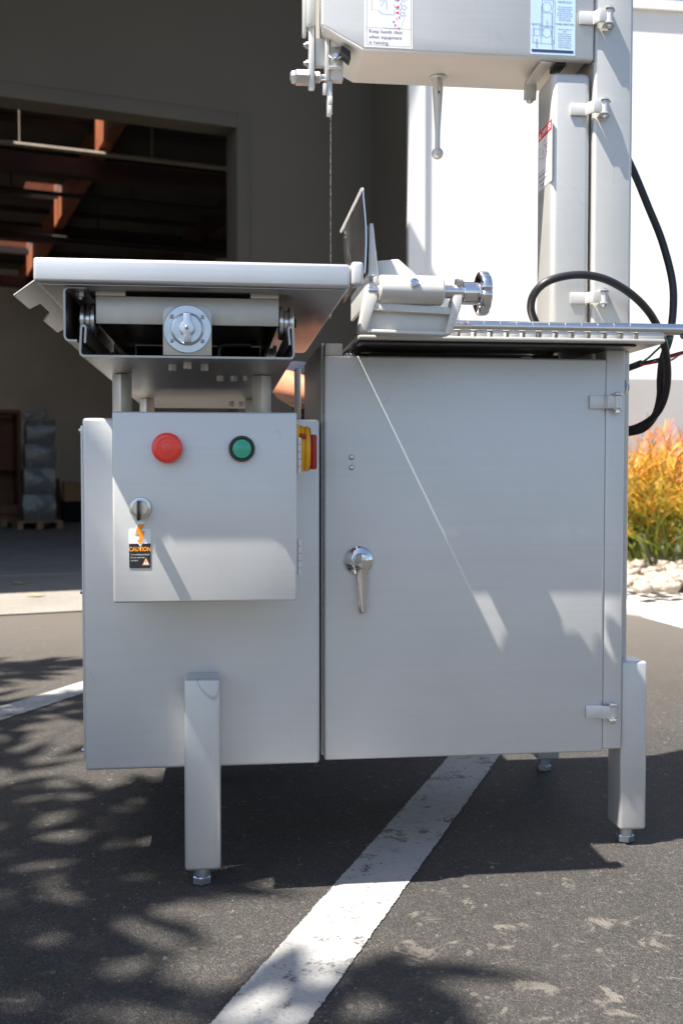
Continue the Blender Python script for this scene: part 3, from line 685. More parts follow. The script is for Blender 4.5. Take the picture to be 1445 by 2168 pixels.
# --- control box
cbx = box('control_box', -.1425, .0965, 1.388, 1.5245, .430, .678, 'panel', saw, .002)
cbd = box('box_door', -.1435, .0975, 1.37, 1.3872, .4285, .6795, 'panel', cbx, .0028, 3)
for z0, z1 in ((Z(632, 1003, 1.37), Z(632, 925, 1.37)), (Z(632, 1219, 1.37), Z(632, 1141, 1.37))):
    for i in range(5):
        a_, b_ = z0 + (z1 - z0) * i / 5, z0 + (z1 - z0) * (i + 1) / 5
        cyl('box_hinge_knuckle', (.1012, 1.379, a_ + .0003), (.1012, 1.379, b_ - .0003), .0029, 'panel', cbx, 16)
q = at(353, 948, 1.35)
es = lathe('emergency_stop', (q.x, 1.3695, q.z), (0, -1, 0), [(0, .0145), (.0065, .0145), (.0068, .0195), (.010, .0200), (.014, .0196), (.0168, .0176), (.0185, .0148), (.0189, .0128), (.0183, .0124), (.0183, .0112), (.0189, .0108), (.0191, .0086), (.0186, .0083), (.0186, .0078), (.0191, .0075), (.0196, .004), (.0197, 0)], 'red_btn', cbx, 64)
q = at(512, 950, 1.365)
gb = lathe('start_button_bezel', (q.x, 1.3695, q.z), (0, -1, 0), [(0, .0172), (.006, .0172), (.008, .0160), (.008, .0138), (.0035, .0130), (.0035, 0)], 'black_gloss', cbx, 48)
lathe('start_button', (q.x, 1.3658, q.z), (0, -1, 0), [(0, .0128), (.0025, .0126), (.0034, .011), (.0038, 0)], 'green_btn', gb, 40)
q = at(297, 1076, 1.365)
kl = lathe('key_lock', (q.x, 1.3695, q.z), (0, -1, 0), [(0, .0146), (.003, .0146), (.005, .0136), (.0052, .0118), (.0062, .0115), (.0066, .0098), (.0058, .0095), (.0058, .0062), (.0085, .006), (.0085, 0)], 'bright', cbx, 48)
prism('key', [(q.x - .0026, q.z + .0105), (q.x + .0012, q.z + .0105), (q.x + .0016, q.z - .014), (q.x + .0002, q.z - .0155), (q.x - .0022, q.z - .0155), (q.x - .003, q.z - .013)], 1.341, 1.3605, 'black_gloss', kl, 'Y', .0008)
# isolator switch on the right side of the box
zs = Z(650, 951, 1.45); ys = 1.44
iso = cyl('isolator_switch', (.0970, ys, zs), (.1115, ys, zs), .0325, 'yellow', cbx, 48, .002)
iso.data.name = 'isolator_switch'
box('isolator_plate', .0966, .1040, ys - .033, ys + .033, zs - .026, zs + .0335, 'yellow', iso, .002)
cyl('isolator_disc', (.1117, ys, zs), (.1190, ys, zs), .0315, 'yellow', iso, 48, .0015)
cyl('isolator_ring', (.1191, ys, zs), (.1205, ys, zs), .0300, 'red_knob', iso, 48)
box('isolator_knob', .1206, .1300, ys - .010, ys + .010, zs - .0285, zs + .020, 'red_knob', iso, .003, 3)
box('isolator_window', .1050, .1130, ys - .0335, ys - .020, zs + .0135, zs + .0205, 'red_knob', iso, .0006)

# --- pillars, pan, table
for px_, Y in ((258.5, 1.545), (553.5, 1.545), (258.5, 0), (553.5, 0)):
    xx = X(px_, 800, 1.545); yy = Y or 2.045
    bm = bmesh.new(); r = .0185
    for zz0 in (0,):
        vs0 = [bm.verts.new((xx + r * math.cos(R(a_)), yy + r * math.sin(R(a_)), .6793)) for a_ in (0, 90, 180, 270)]
        vs1 = [bm.verts.new((v.co.x, v.co.y, .7435)) for v in vs0]
    bm.faces.new(vs0); bm.faces.new(vs1)
    for i in range(4): bm.faces.new((vs0[i], vs1[i], vs1[(i + 1) % 4], vs0[(i + 1) % 4]))
    for v in bm.verts: v.co.x = xx + (v.co.x - xx) * .78
    bmesh.ops.recalc_face_normals(bm, faces=bm.faces); bev(bm, .0012, 2); frombm('pillar', bm, 'head_body', saw)
PY = 1.32; th = .0026
path = [(-.1705, .7615)] + [(-.1695, .780)] + arc(-.1722, .7805, .0026, 0, 180, 6) + [(-.1765, .752)] + arc(-.1715, .7505, .005, 180, 270, 4) + arc(.0850, .7505, .005, 270, 360, 4) + [(.0900, .755)] + arc(.0862, .7825, .0026, 0, 180, 6) + [(.0852, .7625)]
pan = ribbon_profile('rail_tray', path, th, PY, 2.34, 'tray', saw)
for px_, py, Y in ((365, 772, 1.36), (397, 768, 1.36), (433, 772, 1.36), (466, 796, 1.49), (495, 796, 1.49), (522, 796, 1.49), (490, 852, 2.2), (511, 852, 2.2)):
    Yn = Y
    # depth where the tray underside projects at that height
    q = gnd(px_, py, .7440)
    hexbolt('tray_nut', (q.x, q.y, .7440), (0, 0, -1), .0058, .0085, 'raw', pan)
tx0, tx1 = -.229, .1605
tb = box('sliding_table', tx0, tx1, 1.298, 2.0, .8322, .8625, 'panel_h', saw, .0045, 4)
box('table_underside', tx0 + .008, tx1 - .006, 1.305, 1.99, .8302, .8318, 'tray', tb, .0004)
box('corner_tab', .1612, .1768, 1.296, 1.32, .8352, .8655, 'tube', tb, .004, 3)
# toothed deflector along the left edge
def sl(s, y, t=0): return Vector((tx0 + .003 - s * .80 - t * .6, y, .8335 - s * .60 + t * .8))
out = [(0, 1.30), (.032, 1.30), (.032, 1.40), (.017, 1.41), (.017, 1.49), (.032, 1.51), (.032, 1.63), (.017, 1.64), (.017, 1.74), (.032, 1.76), (.032, 1.98), (0, 1.98)]
bm = bmesh.new(); A = [bm.verts.new(sl(s, y)) for s, y in out]; B2 = [bm.verts.new(sl(s, y, .0022)) for s, y in out]
bm.faces.new(A); bm.faces.new(B2[::-1])
for i in range(len(A)): bm.faces.new((A[i], B2[i], B2[(i + 1) % len(A)], A[(i + 1) % len(A)]))
bmesh.ops.recalc_face_normals(bm, faces=bm.faces); bev(bm, .0006, 1); frombm('notched_deflector', bm, 'tray', tb)
xl, zt_, zb = X(137, 650, 1.32), .8308, Z(137, 721, 1.32)
ribbon_profile('hanger_channel', [(xl + .027, zt_ - .001)] + arc(xl + .006, zt_ - .007, .006, 90, 180, 4) + arc(xl + .006, zb + .006, .006, 180, 270, 4) + [(xl + .015, zb)], .0026, 1.318, 1.95, 'tray', tb)
q = at(163, 622, 1.335); hexbolt('channel_bolt', (xl + .0155, 1.345, zt_ - .0025), (0, 0, -1), .0058, .006, 'zinc', tb, True)
xb0, xb1 = X(203, 650, 1.345), X(590, 650, 1.345); zb0, zb1 = Z(203, 685, 1.345), Z(203, 624, 1.345)
ca = box('carriage_bar', xb0, xb1, 1.345, 1.349, zb0, zb1 - .0012, 'raw', saw, .001)
box('carriage_tab', xb0, X(266, 620, 1.345), 1.3447, 1.352, zb1 - .001, .8315, 'raw', ca, .0005)
box('carriage_tab', X(530, 620, 1.345), xb1, 1.3447, 1.352, zb1 - .001, .8315, 'raw', ca, .0005)
box('carriage_side', xb0, xb0 + .004, 1.3495, 1.92, zb0 + .004, .8315, 'dark_metal', ca, .0005)
box('carriage_side', xb1 - .004, xb1, 1.3495, 1.92, zb0 + .004, .8315, 'dark_metal', ca, .0005)
box('carriage_shade_plate', xb0 + .005, xb1 - .005, 1.90, 1.904, .762, .829, 'dark_metal', ca, .0005)  # dark plate added as painted shade for the unlit depth of the carriage
def wheel(xc, yc, zc):
    hw = .0098
    ob = lathe('track_wheel', (xc - hw, yc, zc), (1, 0, 0), [(0, .010), (0.0002, .0205), (.001, .0222), (.0052, .0222), (.0062, .0212), (.0078, .0172), (.0118, .0172), (.0134, .0212), (.0144, .0222), (.0186, .0222), (.0194, .0205), (.0196, .010)], 'bright', ca, 40)
    cyl('wheel_axle', (xc - .014, yc, zc), (xc + .014, yc, zc), .006, 'dark_metal', ca, 16)
for yc in (1.385, 1.80):
    wheel(X(186, 690, 1.37), yc, .7990); wheel(X(606, 690, 1.37), yc, .7990)
tube('stop_rod', [(-.005, 1.46, .748), (-.005, 1.46, .770), (.002, 1.46, .778), (.04, 1.46, .779)], .0035, 'dark_metal', pan, 10, 4)
box('track_block', -.135, -.115, 1.62, 1.75, .7475, .770, 'raw', pan, .001)
# brake plate with round knob dial
px0, px1 = X(345, 700, 1.3185), X(448, 700, 1.3185); cxp = (px0 + px1) / 2; czp = Z(397, 697, 1.3185); zt_ = Z(397, 649, 1.3185)
pl = prism('dial_plate', [(px0, .7475), (px1, .7475)] + arc(px1 - .010, zt_ - .010, .010, 0, 90, 5) + arc(px0 + .010, zt_ - .010, .010, 90, 180, 5), 1.3185, 1.3215, 'raw', saw, 'Y', .0006)
dl_ = lathe('dial_disc', (cxp, 1.3184, czp), (0, -1, 0), [(0, .0302), (.0015, .0302), (.0023, .0294), (.0023, .0209), (.0035, .0205), (.0052, .0200), (.0060, .0188), (.0052, .0178), (.0052, .0098), (.0062, .0094), (.0062, 0)], 'zinc', pl, 64)
hk = .0078
prism('dial_grip', [(cxp - .0045, czp + .0182), (cxp + .0045, czp + .0182), (cxp + .0045, czp + .0095)] + arc(cxp, czp, .0092, 55, -55, 8) + [(cxp + .0045, czp - .0095), (cxp + .0045, czp - .0182), (cxp - .0045, czp - .0182), (cxp - .0045, czp - .0095)] + arc(cxp, czp, .0092, 235, 125, 8) + [(cxp - .0045, czp + .0095)], 1.3045, 1.3130, 'zinc', dl_, 'Y', .0010, 2)
def screw(x, y, z, r, parent):
    lathe('screw', (x, y, z), (0, -1, 0), [(0, r), (.0005, r), (.0013, r * .75), (.0016, r * .3), (.0016, 0)], 'bright', parent, 16)
    c2 = Card('x', (x, y - .00165, z), (1, 0, 0), (0, 0, 1), (0, -1, 0), None); c2.root = parent
    c2.lines('screw_cross', [[(-r * .5, -r * .5), (r * .5, r * .5)], [(-r * .5, r * .5), (r * .5, -r * .5)]], r * .3, 'black_ink', .0001)
for a_ in (42, 138, 222, 318): screw(cxp + .0255 * math.cos(R(a_)), 1.3161, czp + .0225 * math.sin(R(a_)), .0028, dl_)
screw(cxp, 1.3044, czp, .0028, dl_)

# --- fixed table, gauge rod and rack
RY = 1.474
rz = Z(1200, 694, RY); rr_ = .0082
plx = .1938
ft = box('fixed_table', plx, X(1405, 722, 1.487), 1.487, 1.90, Z(1200, 724, 1.487), Z(1200, 716, 1.487), 'tray', saw, .001)
ftz = Z(1200, 716, 1.487)
box('underside_shade_sheet', plx + .004, .62, 1.502, 1.89, Z(1200, 724, 1.487) - .0035, Z(1200, 724, 1.487) - .0005, 'dark_metal', ft, .0005)  # dark sheet added as painted shade below the fixed table
rod = cyl('gauge_rod', (X(900, 690, RY), RY, rz), (X(1452, 700, RY), RY, rz), rr_, 'bright', saw, 32, .001)
for i in range(15):
    xg = X(987 + i * 34.2, 690, RY)
    if i < 11: lathe('graduation_ring', (xg, RY, rz), (1, 0, 0), [(0, rr_ * .5), (0, rr_ + .00012), (.0005, rr_ + .00012), (.0005, rr_ * .5)], 'raw', rod, 32)
cyl('rod_cap', (X(1443, 700, RY), RY, rz - .004), (X(1460, 700, RY), RY, rz - .004), .010, 'black_gloss', rod, 20)
rk0, rk1 = Z(1100, 717, RY), Z(1100, 706, RY)
rack = box('gauge_rack', plx, X(1402, 715, RY), RY - .008, RY + .0125, rk0 - .003, rk0 + .001, 'cast', saw, .0006)
for i in range(-3, 12):
    xa = X(937 + i * 34.4, 712, RY); box('rack_tooth', xa, xa + .0160, RY - .006, RY + .0122, rk0 + .0012, rk1 + .003, 'cast', rack, .0012)
box('rack_end_plate', X(1347, 712, RY), X(1402, 715, RY), RY - .006, RY + .0122, rk0 + .0012, rk1 + .003, 'head', rack, .001)
box('table_bearer', plx + .01, X(1200, 724, 1.56), 1.60, 1.63, .772, ftz - .0125, 'dark_metal', ft, .001)
tube('drain_spout', [(X(1175, 735, 1.6), 1.66, ftz - .013), (X(1178, 745, 1.6), 1.66, .772)], .017, 'black', ft, 20, 3)

# --- gauge: fork casting, cylinder, shaft, knob and fence plate
QY = 1.416
def G(px_, py): q = at(px_, py, QY); return (q.x, q.z)
base = prism('gauge_fork', [G(776, 652), G(962, 664), G(947, 709), G(760, 701)], QY + .004, QY + .030, 'cast', saw, 'Y', .002)
prism('fork_shelf', [G(783, 640), G(950, 652), G(957, 668), G(775, 657)], QY - .006, QY + .029, 'cast', base, 'Y', .0015)
prism('fork_lip', [G(763, 697), G(947, 704), G(945, 711), G(758, 704)], QY - .006, QY + .003, 'cast', base, 'Y', .0012)
prism('fork_ear', [G(783, 592), G(797, 590), G(800, 600), G(796, 640), G(786, 668), G(776, 704), G(757, 702), G(765, 660), G(773, 615)], QY - .008, QY + .020, 'cast', base, 'Y', .002, 3)
prism('fork_ear', [G(962, 600), G(974, 598), G(978, 612), G(973, 650), G(963, 680), G(951, 710), G(938, 709), G(950, 665), G(957, 620)], QY - .008, QY + .020, 'cast', base, 'Y', .002, 3)
gz = G(866, 615)[1]
gc = cyl('gauge_cylinder', (G(800, 615)[0], QY, gz), (G(936, 615)[0], QY, gz), .0203, 'cast', saw, 48, .0025)
cyl('gauge_shaft', (G(778, 615)[0], QY, gz - .001), (G(1002, 615)[0], QY, gz - .001), .0090, 'bright', gc, 28)
for k in range(4): lathe('shaft_thread', (G(790 + k * 3.2, 615)[0], QY, gz - .001), (1, 0, 0), [(0, .0088), (.0006, .0106), (.0012, .0088)], 'bright', gc, 28)
kx0, kx1, kx2 = G(978, 620)[0], G(1008, 620)[0], G(1032, 620)[0]
cyl('knob_hub', (kx0, QY, gz - .0025), (kx1, QY, gz - .0025), .0158, 'chrome', gc, 40, .001)
def fluted(name, x0, x1, r, parent):
    bm = bmesh.new(); n = 120; sec = [(0, .80), (.12, .95), (.3, 1), (.75, 1), (.93, .96), (1, .90)]; rows = []
    for t, s in sec:
        rows.append([bm.verts.new((x0 + (x1 - x0) * t, QY + q_ * s * math.cos(2 * math.pi * i / n), gz - .0025 + q_ * s * math.sin(2 * math.pi * i / n))) for i in range(n) for q_ in [r * (1 - .11 * max(0, math.cos(6 * 2 * math.pi * i / n)) ** 6)]])
    for a_, b_ in zip(rows, rows[1:]):
        for i in range(n): bm.faces.new((a_[i], b_[i], b_[(i + 1) % n], a_[(i + 1) % n]))
    bm.faces.new(rows[0]); bm.faces.new(rows[-1][::-1]); return frombm(name, bm, 'chrome', parent, 40)
fluted('knob_wheel', kx1, kx2, .0305, gc)
for px_, py, rr2 in ((787, 588, .0062), (969, 597, .0062)):
    q = G(px_, py); bolt = lathe('set_bolt', (q[0], QY - .004, q[1] - .006), (.0, -.45, 1), [(0, .0062), (.006, .0062), (.0085, .0058), (.009, .004), (.0078, .0035), (.0078, 0)], 'chrome', base, 6, 25)
q = G(871, 605); lathe('set_screw', (q[0], QY - .0195, q[1]), (0, -1, .35), [(0, .0066), (.003, .0066), (.0042, .0056), (.0044, .0038), (.0034, .0034), (.0034, 0)], 'chrome', gc, 12, 25)
# support casting behind the cylinder
prism('gauge_slide', [G(803, 545), G(849, 541), G(893, 580), G(893, 640), G(803, 640)], QY + .022, QY + .05, 'cast', base, 'Y', .002)
prism('fence_gusset', [(G(781, 474)[0], G(781, 474)[1]), (G(789, 474)[0], G(789, 474)[1]), (G(806, 640)[0], G(806, 640)[1]), (G(776, 640)[0], G(776, 640)[1])], QY - .004, QY + .010, 'cast', base, 'Y', .0012)
prism('fence_rib', [(G(778, 474)[0], G(781, 474)[1]), (G(783, 474)[0], G(781, 474)[1]), (G(783, 640)[0], G(781, 640)[1]), (G(776, 640)[0], G(781, 640)[1])], QY + .0105, QY + .18, 'cast', base, 'Y', .001)
fpath = []
for i in range(13):
    t = i / 12; pyy = 578 - 174 * t; pxx = 771.5 + 5 * math.sin(math.pi * min(1, t * 1.05)) * .9 - 3.5 * t
    q = at(pxx, pyy, QY - .012); fpath.append((q.x, q.z))
fpath.append((fpath[-1][0] - .0012, fpath[-1][1] + .002))
fence = ribbon_profile('fence_plate', fpath, .0018, QY - .012, QY + .235, 'dark_metal', saw)
q = at(768.5, 403, QY - .012); tube('fence_bead', [(fpath[-1][0], QY - .0135, fpath[-1][1]), (fpath[-1][0], QY + .236, fpath[-1][1])], 0.0024, 'cast', fence, 12, 1)
ribbon_profile('fence_edge', fpath, .0019, QY - .0128, QY - .0118, 'bright', fence)

# ------------------------------------------------------------------ stickers
def hand_drawing(cd, x0, y0, w_, h_, ink, wd, blood=True):
    """severed-finger hazard pictogram in the box (x0,y0,w_,h_)"""
    T = lambda pts: [(x0 + a_ * w_, y0 + b_ * h_) for a_, b_ in pts]
    cd.lines('hand_outline', [T([(.03, .88), (.20, .90), (.34, 1.08), (.46, 1.16), (.52, 1.12), (.44, .98), (.40, .90), (.60, .86)]), T([(.03, .88), (.03, .40), (.20, .40), (.30, .30), (.40, .30), (.62, .31)]),
        T([(.60, .86), (.60, .76), (.70, .76)]), T([(.61, .74), (.61, .66), (.69, .67)]), T([(.60, .58), (.60, .50), (.68, .51)]), T([(.60, .44), (.60, .36), (.66, .36)]), T([(.62, .86), (.74, .87)]),
        T([(.36, .82), (.34, .72), (.22, .62)]), T([(.38, .72), (.32, .60), (.26, .50)]), T([(.40, .68), (.40, .56), (.41, .42)]), T([(.52, .76), (.56, .78), (.58, .82)]),
        closed(T([(.78, .97), (.86, 1.0), (.92, .96), (.90, .90), (.80, .87)])), closed(T([(.79, .76), (.90, .80), (.96, .74), (.92, .68), (.80, .66)])), closed(T([(.78, .54), (.86, .56), (.92, .50), (.86, .44), (.79, .46)])), closed(T([(.76, .36), (.84, .38), (.86, .31), (.80, .27), (.75, .30)]))], wd, ink, .0005)
    if blood:
        d = []
        for a_, b_, s, an in ((.70, .90, .05, 60), (.69, .70, .055, 30), (.68, .50, .06, 40), (.68, .36, .05, 15), (.76, .80, .03, 60), (.76, .60, .03, 55), (.74, .44, .03, 60), (.72, .24, .035, 70), (.58, .12, .04, 25), (.62, .03, .04, 40), (.70, -.04, .035, 55), (.66, .20, .03, 40)):
            c_, s_ = math.cos(R(an)), math.sin(R(an)); d.append(T([(a_ + (p_[0] * c_ - p_[1] * s_), b_ + (p_[0] * s_ + p_[1] * c_) * 1.2) for p_ in [(-s, 0), (-s * .3, s * .35), (s * .5, s * .3), (s, 0), (s * .4, -s * .35), (-s * .4, -s * .3)]]))
        cd.poly('blood_marks', d, 'pink_ink', .0006)
DY = HY - .004
a0, a1 = at(771, 99, DY), at(873, 99, DY); wdc = a1.x - a0.x
cd = Card('warning_sticker', (a0.x, DY - .0006, a0.z), (1, 0, 0), (0, 0, 1), (0, -1, 0), saw)
hc = .158
tag(cd.poly('warning_sticker', [[(0, 0), (wdc, 0), (wdc, hc), (0, hc)]], 'card', 0, True, .0005), 'white warning sticker with severed fingers picture on the head door')
m_ = .003
cd.lines('border', [closed([(m_, m_), (wdc - m_, m_), (wdc - m_, hc - m_), (m_, hc - m_)]), [(m_, .0295), (wdc - m_, .0295)]], .0005, 'grey_ink', .0003)
cd.poly('blue_shape', [[(.020, .048), (.028, .030), (.056, .030), (.064, .052), (.060, .09), (.026, .09)]], 'pale_blue', .0002)
cd.text('lettering', [('Keep hands clear', .0066, .0215, .0083, 'LEFT', .92, 0), ('when equipment', .0066, .0130, .0083, 'LEFT', .92, 0), ('is running.', .0066, .0048, .0083, 'LEFT', .92, 0)], 'navy_ink', .0003)
hand_drawing(cd, .009, .033, .062, .058, 'grey_ink', .0005)
cd.poly('danger_band', [[(m_, hc - .032), (wdc - m_, hc - .032), (wdc - m_, hc - m_), (m_, hc - m_)]], 'red_ink', .0002)
cd.text('danger_lettering', [('DANGER', wdc / 2, hc - .024, .017, 'CENTER', .9, .0004)], 'white_ink', .0004)

a0, a1 = at(1122, 114, DY), at(1216, 114, DY); wdc = a1.x - a0.x; hc = .112
cd = Card('notice_sticker', (a0.x, DY - .0006, a0.z), (1, 0, 0), (0, 0, 1), (0, -1, 0), saw)
tag(cd.poly('notice_sticker', [[(0, 0), (wdc, 0), (wdc, hc), (0, hc)]], 'blue_card', 0, True, .0005), 'pale blue notice sticker with line drawing of the saw and small text')
cd.poly('dark_bar', [[(.0015, .0035), (wdc - .003, .0035), (wdc - .003, .0075), (.0015, .0075)]], 'navy_ink', .0003)
tc_ = wdc * .76
rows = [('EQUIPMENT SAW', tc_ - .012, .0865, .0040, 'CENTER', 1, .0001), ('IMPORTANT', tc_, .0805, .0040, 'CENTER', 1, 0)]
for i, s in enumerate(('This saw has been', 'electrically tested at', 'the factory, but', 'electrical phasing for', 'proper rotation may', 'not match your', 'electrical supply')): rows.append((s, tc_, .0735 - i * .00335, .0031, 'CENTER', .98, 0))
rows.append(('WHEEL REMOVED', tc_, .0465, .0040, 'CENTER', .93, 0))
for i, s in enumerate(('Check rotation of', 'shaft.', 'Rotation must be', 'counterclockwise', 'when facing shaft.', 'Failure to confirm', 'correct rotation', 'could result in the', 'wheel dislodging.')): rows.append((s, tc_, .0390 - i * .00345, .0031, 'CENTER', .98, 0))
cd.text('lettering', rows, 'navy_ink', .0003)
u_ = wdc / .0725
D = lambda x, y: ((x - 230) / 975 * wdc, (1165 - y) / 1165 * .0865 + .0012)
def dr(*p): return [D(x, y) for x, y in p]
cd.lines('saw_drawing', [dr((470, 45), (470, 280), (510, 315), (705, 320), (715, 60), (470, 45)), dr((745, 60), (755, 80), (745, 940)), dr((715, 60), (745, 60)), dr((460, 180), (455, 950)), dr((485, 290), (485, 830)), dr((685, 320), (685, 960)), dr((705, 330), (705, 960)),
    dr((275, 945), (700, 965)), dr((275, 660), (275, 945)), dr((305, 660), (305, 800), (425, 800), (425, 660)), dr((275, 660), (455, 665)), dr((255, 550), (455, 550), (455, 580), (255, 575), (255, 550)), dr((280, 580), (300, 650)), dr((430, 580), (410, 650)),
    dr((485, 585), (720, 590)), dr((485, 605), (720, 612)), dr((575, 470), (575, 600)), dr((595, 500), (625, 580)), dr((345, 870), (345, 1020), (360, 1050), (375, 1020), (375, 870), (345, 870)), dr((705, 880), (705, 1040), (718, 1070), (732, 1040), (732, 880)),
    closed([D(580 + 100 * math.cos(a_ / 24 * 6.283), 195 + 100 * math.sin(a_ / 24 * 6.283)) for a_ in range(24)]), closed([D(580 + 95 * math.cos(a_ / 24 * 6.283), 725 + 105 * math.sin(a_ / 24 * 6.283)) for a_ in range(24)])], .00042, 'navy_ink', .0003)

# danger sticker on the left face of the blade guard
gx = .5185
q0, q1 = onplane(1168, 330, Vector((gx, 0, 0)), Vector((1, 0, 0))), onplane(1139, 330, Vector((gx, 0, 0)), Vector((1, 0, 0)))
ztop = onplane(1168, 249, Vector((gx, 0, 0)), Vector((1, 0, 0))).z; zbot = onplane(1139, 407, Vector((gx, 0, 0)), Vector((1, 0, 0))).z
ya, yb = q1.y, q0.y; wdc = ya - yb; hc = ztop - zbot
cd = Card('danger_sticker', (gx - .0006, ya, zbot), (0, -1, 0), (0, 0, 1), (-1, 0, 0), saw)
tag(cd.poly('danger_sticker', [[(0, 0), (wdc, 0), (wdc, hc), (0, hc)]], 'card', 0, True, .0005), 'white danger sticker with red band on the side of the blade guard')
m_ = .0015
cd.poly('danger_band', [[(m_, hc * .82), (wdc - m_, hc * .82), (wdc - m_, hc - m_), (m_, hc - m_)]], 'red_ink', .0002)
cd.poly('warning_triangle', [[(wdc * .06, hc * .85), (wdc * .24, hc * .85), (wdc * .15, hc * .955)]], 'white_ink', .0004)
cd.text('danger_lettering', [('DANGER', wdc * .27, hc * .86, hc * .135, 'LEFT', wdc * .66 / (hc * .135 * 4.1), .0002)], 'white_ink', .0004)
ts = hc * .085
cd.text('lettering', [('Keep hands clear', wdc * .06, hc * .205, ts, 'LEFT', wdc * .78 / (ts * 7.9), 0), ('when equipment', wdc * .06, hc * .12, ts, 'LEFT', wdc * .78 / (ts * 7.9), 0), ('is running.', wdc * .06, hc * .045, ts, 'LEFT', wdc * .78 / (ts * 7.9), 0)], 'grey_ink', .0003)
cd.lines('border', [closed([(m_, m_), (wdc - m_, m_), (wdc - m_, hc - m_), (m_, hc - m_)]), [(m_, hc * .29), (wdc - m_, hc * .29)]], .0006, 'grey_ink', .0003)
hand_drawing(cd, wdc * .08, hc * .38, wdc * .85, hc * .33, 'grey_ink', .0006)

# caution sticker on the control box
a0 = at(273.5, 1203.5, 1.37); a1 = at(319.5, 1120, 1.37); wdc = a1.x - a0.x; hc = a1.z - a0.z
cd = Card('caution_sticker', (a0.x, 1.37 - .0006, a0.z), (1, 0, 0), (0, 0, 1), (0, -1, 0), cbx)
cd.parent = saw
tag(cd.poly('caution_sticker', [rrect(0, 0, wdc, hc, .0018)], 'card', 0, True, .0005), 'black and white caution sticker with orange lightning bolt on the control box')
cd.poly('black_field', [rrect(.0002, .0002, wdc - .0002, .0030, .0016)[0:0] or [(.0002, hc * .63), (.0002, .002), (.0007, .0007), (.002, .0002), (wdc - .002, .0002), (wdc - .0007, .0007), (wdc - .0002, .002), (wdc - .0002, hc * .63)]], 'black_ink', .0002)
bl = lambda k: [(wdc * .5 + (x * k) * wdc, hc * .855 + (y * k) * hc) for x, y in ((-.10, .26), (.20, .28), (.06, .10), (.22, .10), (.14, -.10), (.20, -.09), (.02, -.25), (-.14, -.13), (-.05, -.13), (.0, .0), (-.20, .01))]
cd.poly('bolt_outline', [bl(1.22)], 'card', .0004); cd.poly('lightning_bolt', [bl(1.0)], 'orange_ink', .0006)
cd.text('caution_lettering', [('CAUTION', wdc / 2, hc * .44, .0078, 'CENTER', .80, .00028)], 'orange_ink', .0004)
cd.text('lettering', [('To avoid Electrical Shock', wdc * .08, hc * .335, .0029, 'LEFT', .82, 0), ('Do not touch with', wdc * .08, hc * .26, .0029, 'LEFT', .82, 0), ('wet hand', wdc * .08, hc * .185, .0029, 'LEFT', .82, 0)], 'white_ink', .0004)
cd.poly('triangle_outline', [[(wdc * .60, hc * .08), (wdc * .94, hc * .08), (wdc * .77, hc * .27)]], 'orange_ink', .0004)
cd.poly('warning_triangle', [[(wdc * .65, hc * .10), (wdc * .89, hc * .10), (wdc * .77, hc * .235)]], 'card', .0005)
cd.poly('exclamation_mark', [[(wdc * .755, hc * .145), (wdc * .785, hc * .145), (wdc * .79, hc * .20), (wdc * .75, hc * .20)], [(wdc * .757, hc * .115), (wdc * .783, hc * .115), (wdc * .783, hc * .132), (wdc * .757, hc * .132)]], 'black_ink', .0006)

# ------------------------------------------------------------------ power cord
pc = thing('power_cord', (.72, 1.72, 0), 'thick black power cable looped over the table and column with bare wire end', 'cable')
def path3(pts): return [at(x, y, Y) for x, y, Y in pts]
tube('cable', path3([(1310, 300, 1.80), (1341, 365, 1.79), (1372, 440, 1.77), (1400, 510, 1.75), (1421, 590, 1.73), (1424, 650, 1.70), (1416, 715, 1.68), (1402, 760, 1.68), (1397, 800, 1.69), (1396, 840, 1.71), (1385, 880, 1.74), (1360, 908, 1.77), (1325, 917, 1.80)]), .0065, 'cable', pc, 16, 8)
tube('cable', path3([(1150, 740, 1.60), (1135, 690, 1.58), (1123, 655, 1.565), (1130, 622, 1.55), (1160, 595, 1.54), (1215, 582, 1.545), (1270, 588, 1.55), (1320, 612, 1.56), (1362, 648, 1.58), (1390, 690, 1.61), (1407, 740, 1.64), (1412, 800, 1.67), (1403, 850, 1.70), (1380, 885, 1.74), (1340, 907, 1.78), (1300, 910, 1.80)]), .0062, 'cable', pc, 16, 8)
tube('sheath_end', path3([(1315, 784, 1.75), (1338, 776, 1.72), (1356, 769, 1.70)]), .0058, 'cable', pc, 14, 4)
tube('green_wire', path3([(1354, 770, 1.70), (1372, 757, 1.69), (1388, 742, 1.68), (1404, 728, 1.67), (1420, 716, 1.66)]), .0019, 'wire_green', pc, 8, 6)
tube('red_wire', path3([(1354, 773, 1.70), (1385, 767, 1.69), (1415, 757, 1.68), (1445, 748, 1.67), (1480, 742, 1.66)]), .0019, 'wire_red', pc, 8, 6)
tube('black_wire', path3([(1354, 769, 1.70), (1385, 762, 1.69), (1415, 753, 1.68), (1445, 745, 1.67), (1480, 738, 1.66)]), .0019, 'cable', pc, 8, 6)
tube('white_wire', path3([(1354, 771, 1.701), (1395, 766, 1.695), (1420, 762, 1.69), (1437, 751, 1.68), (1460, 742, 1.67)]), .0019, 'wire_white', pc, 8, 6)

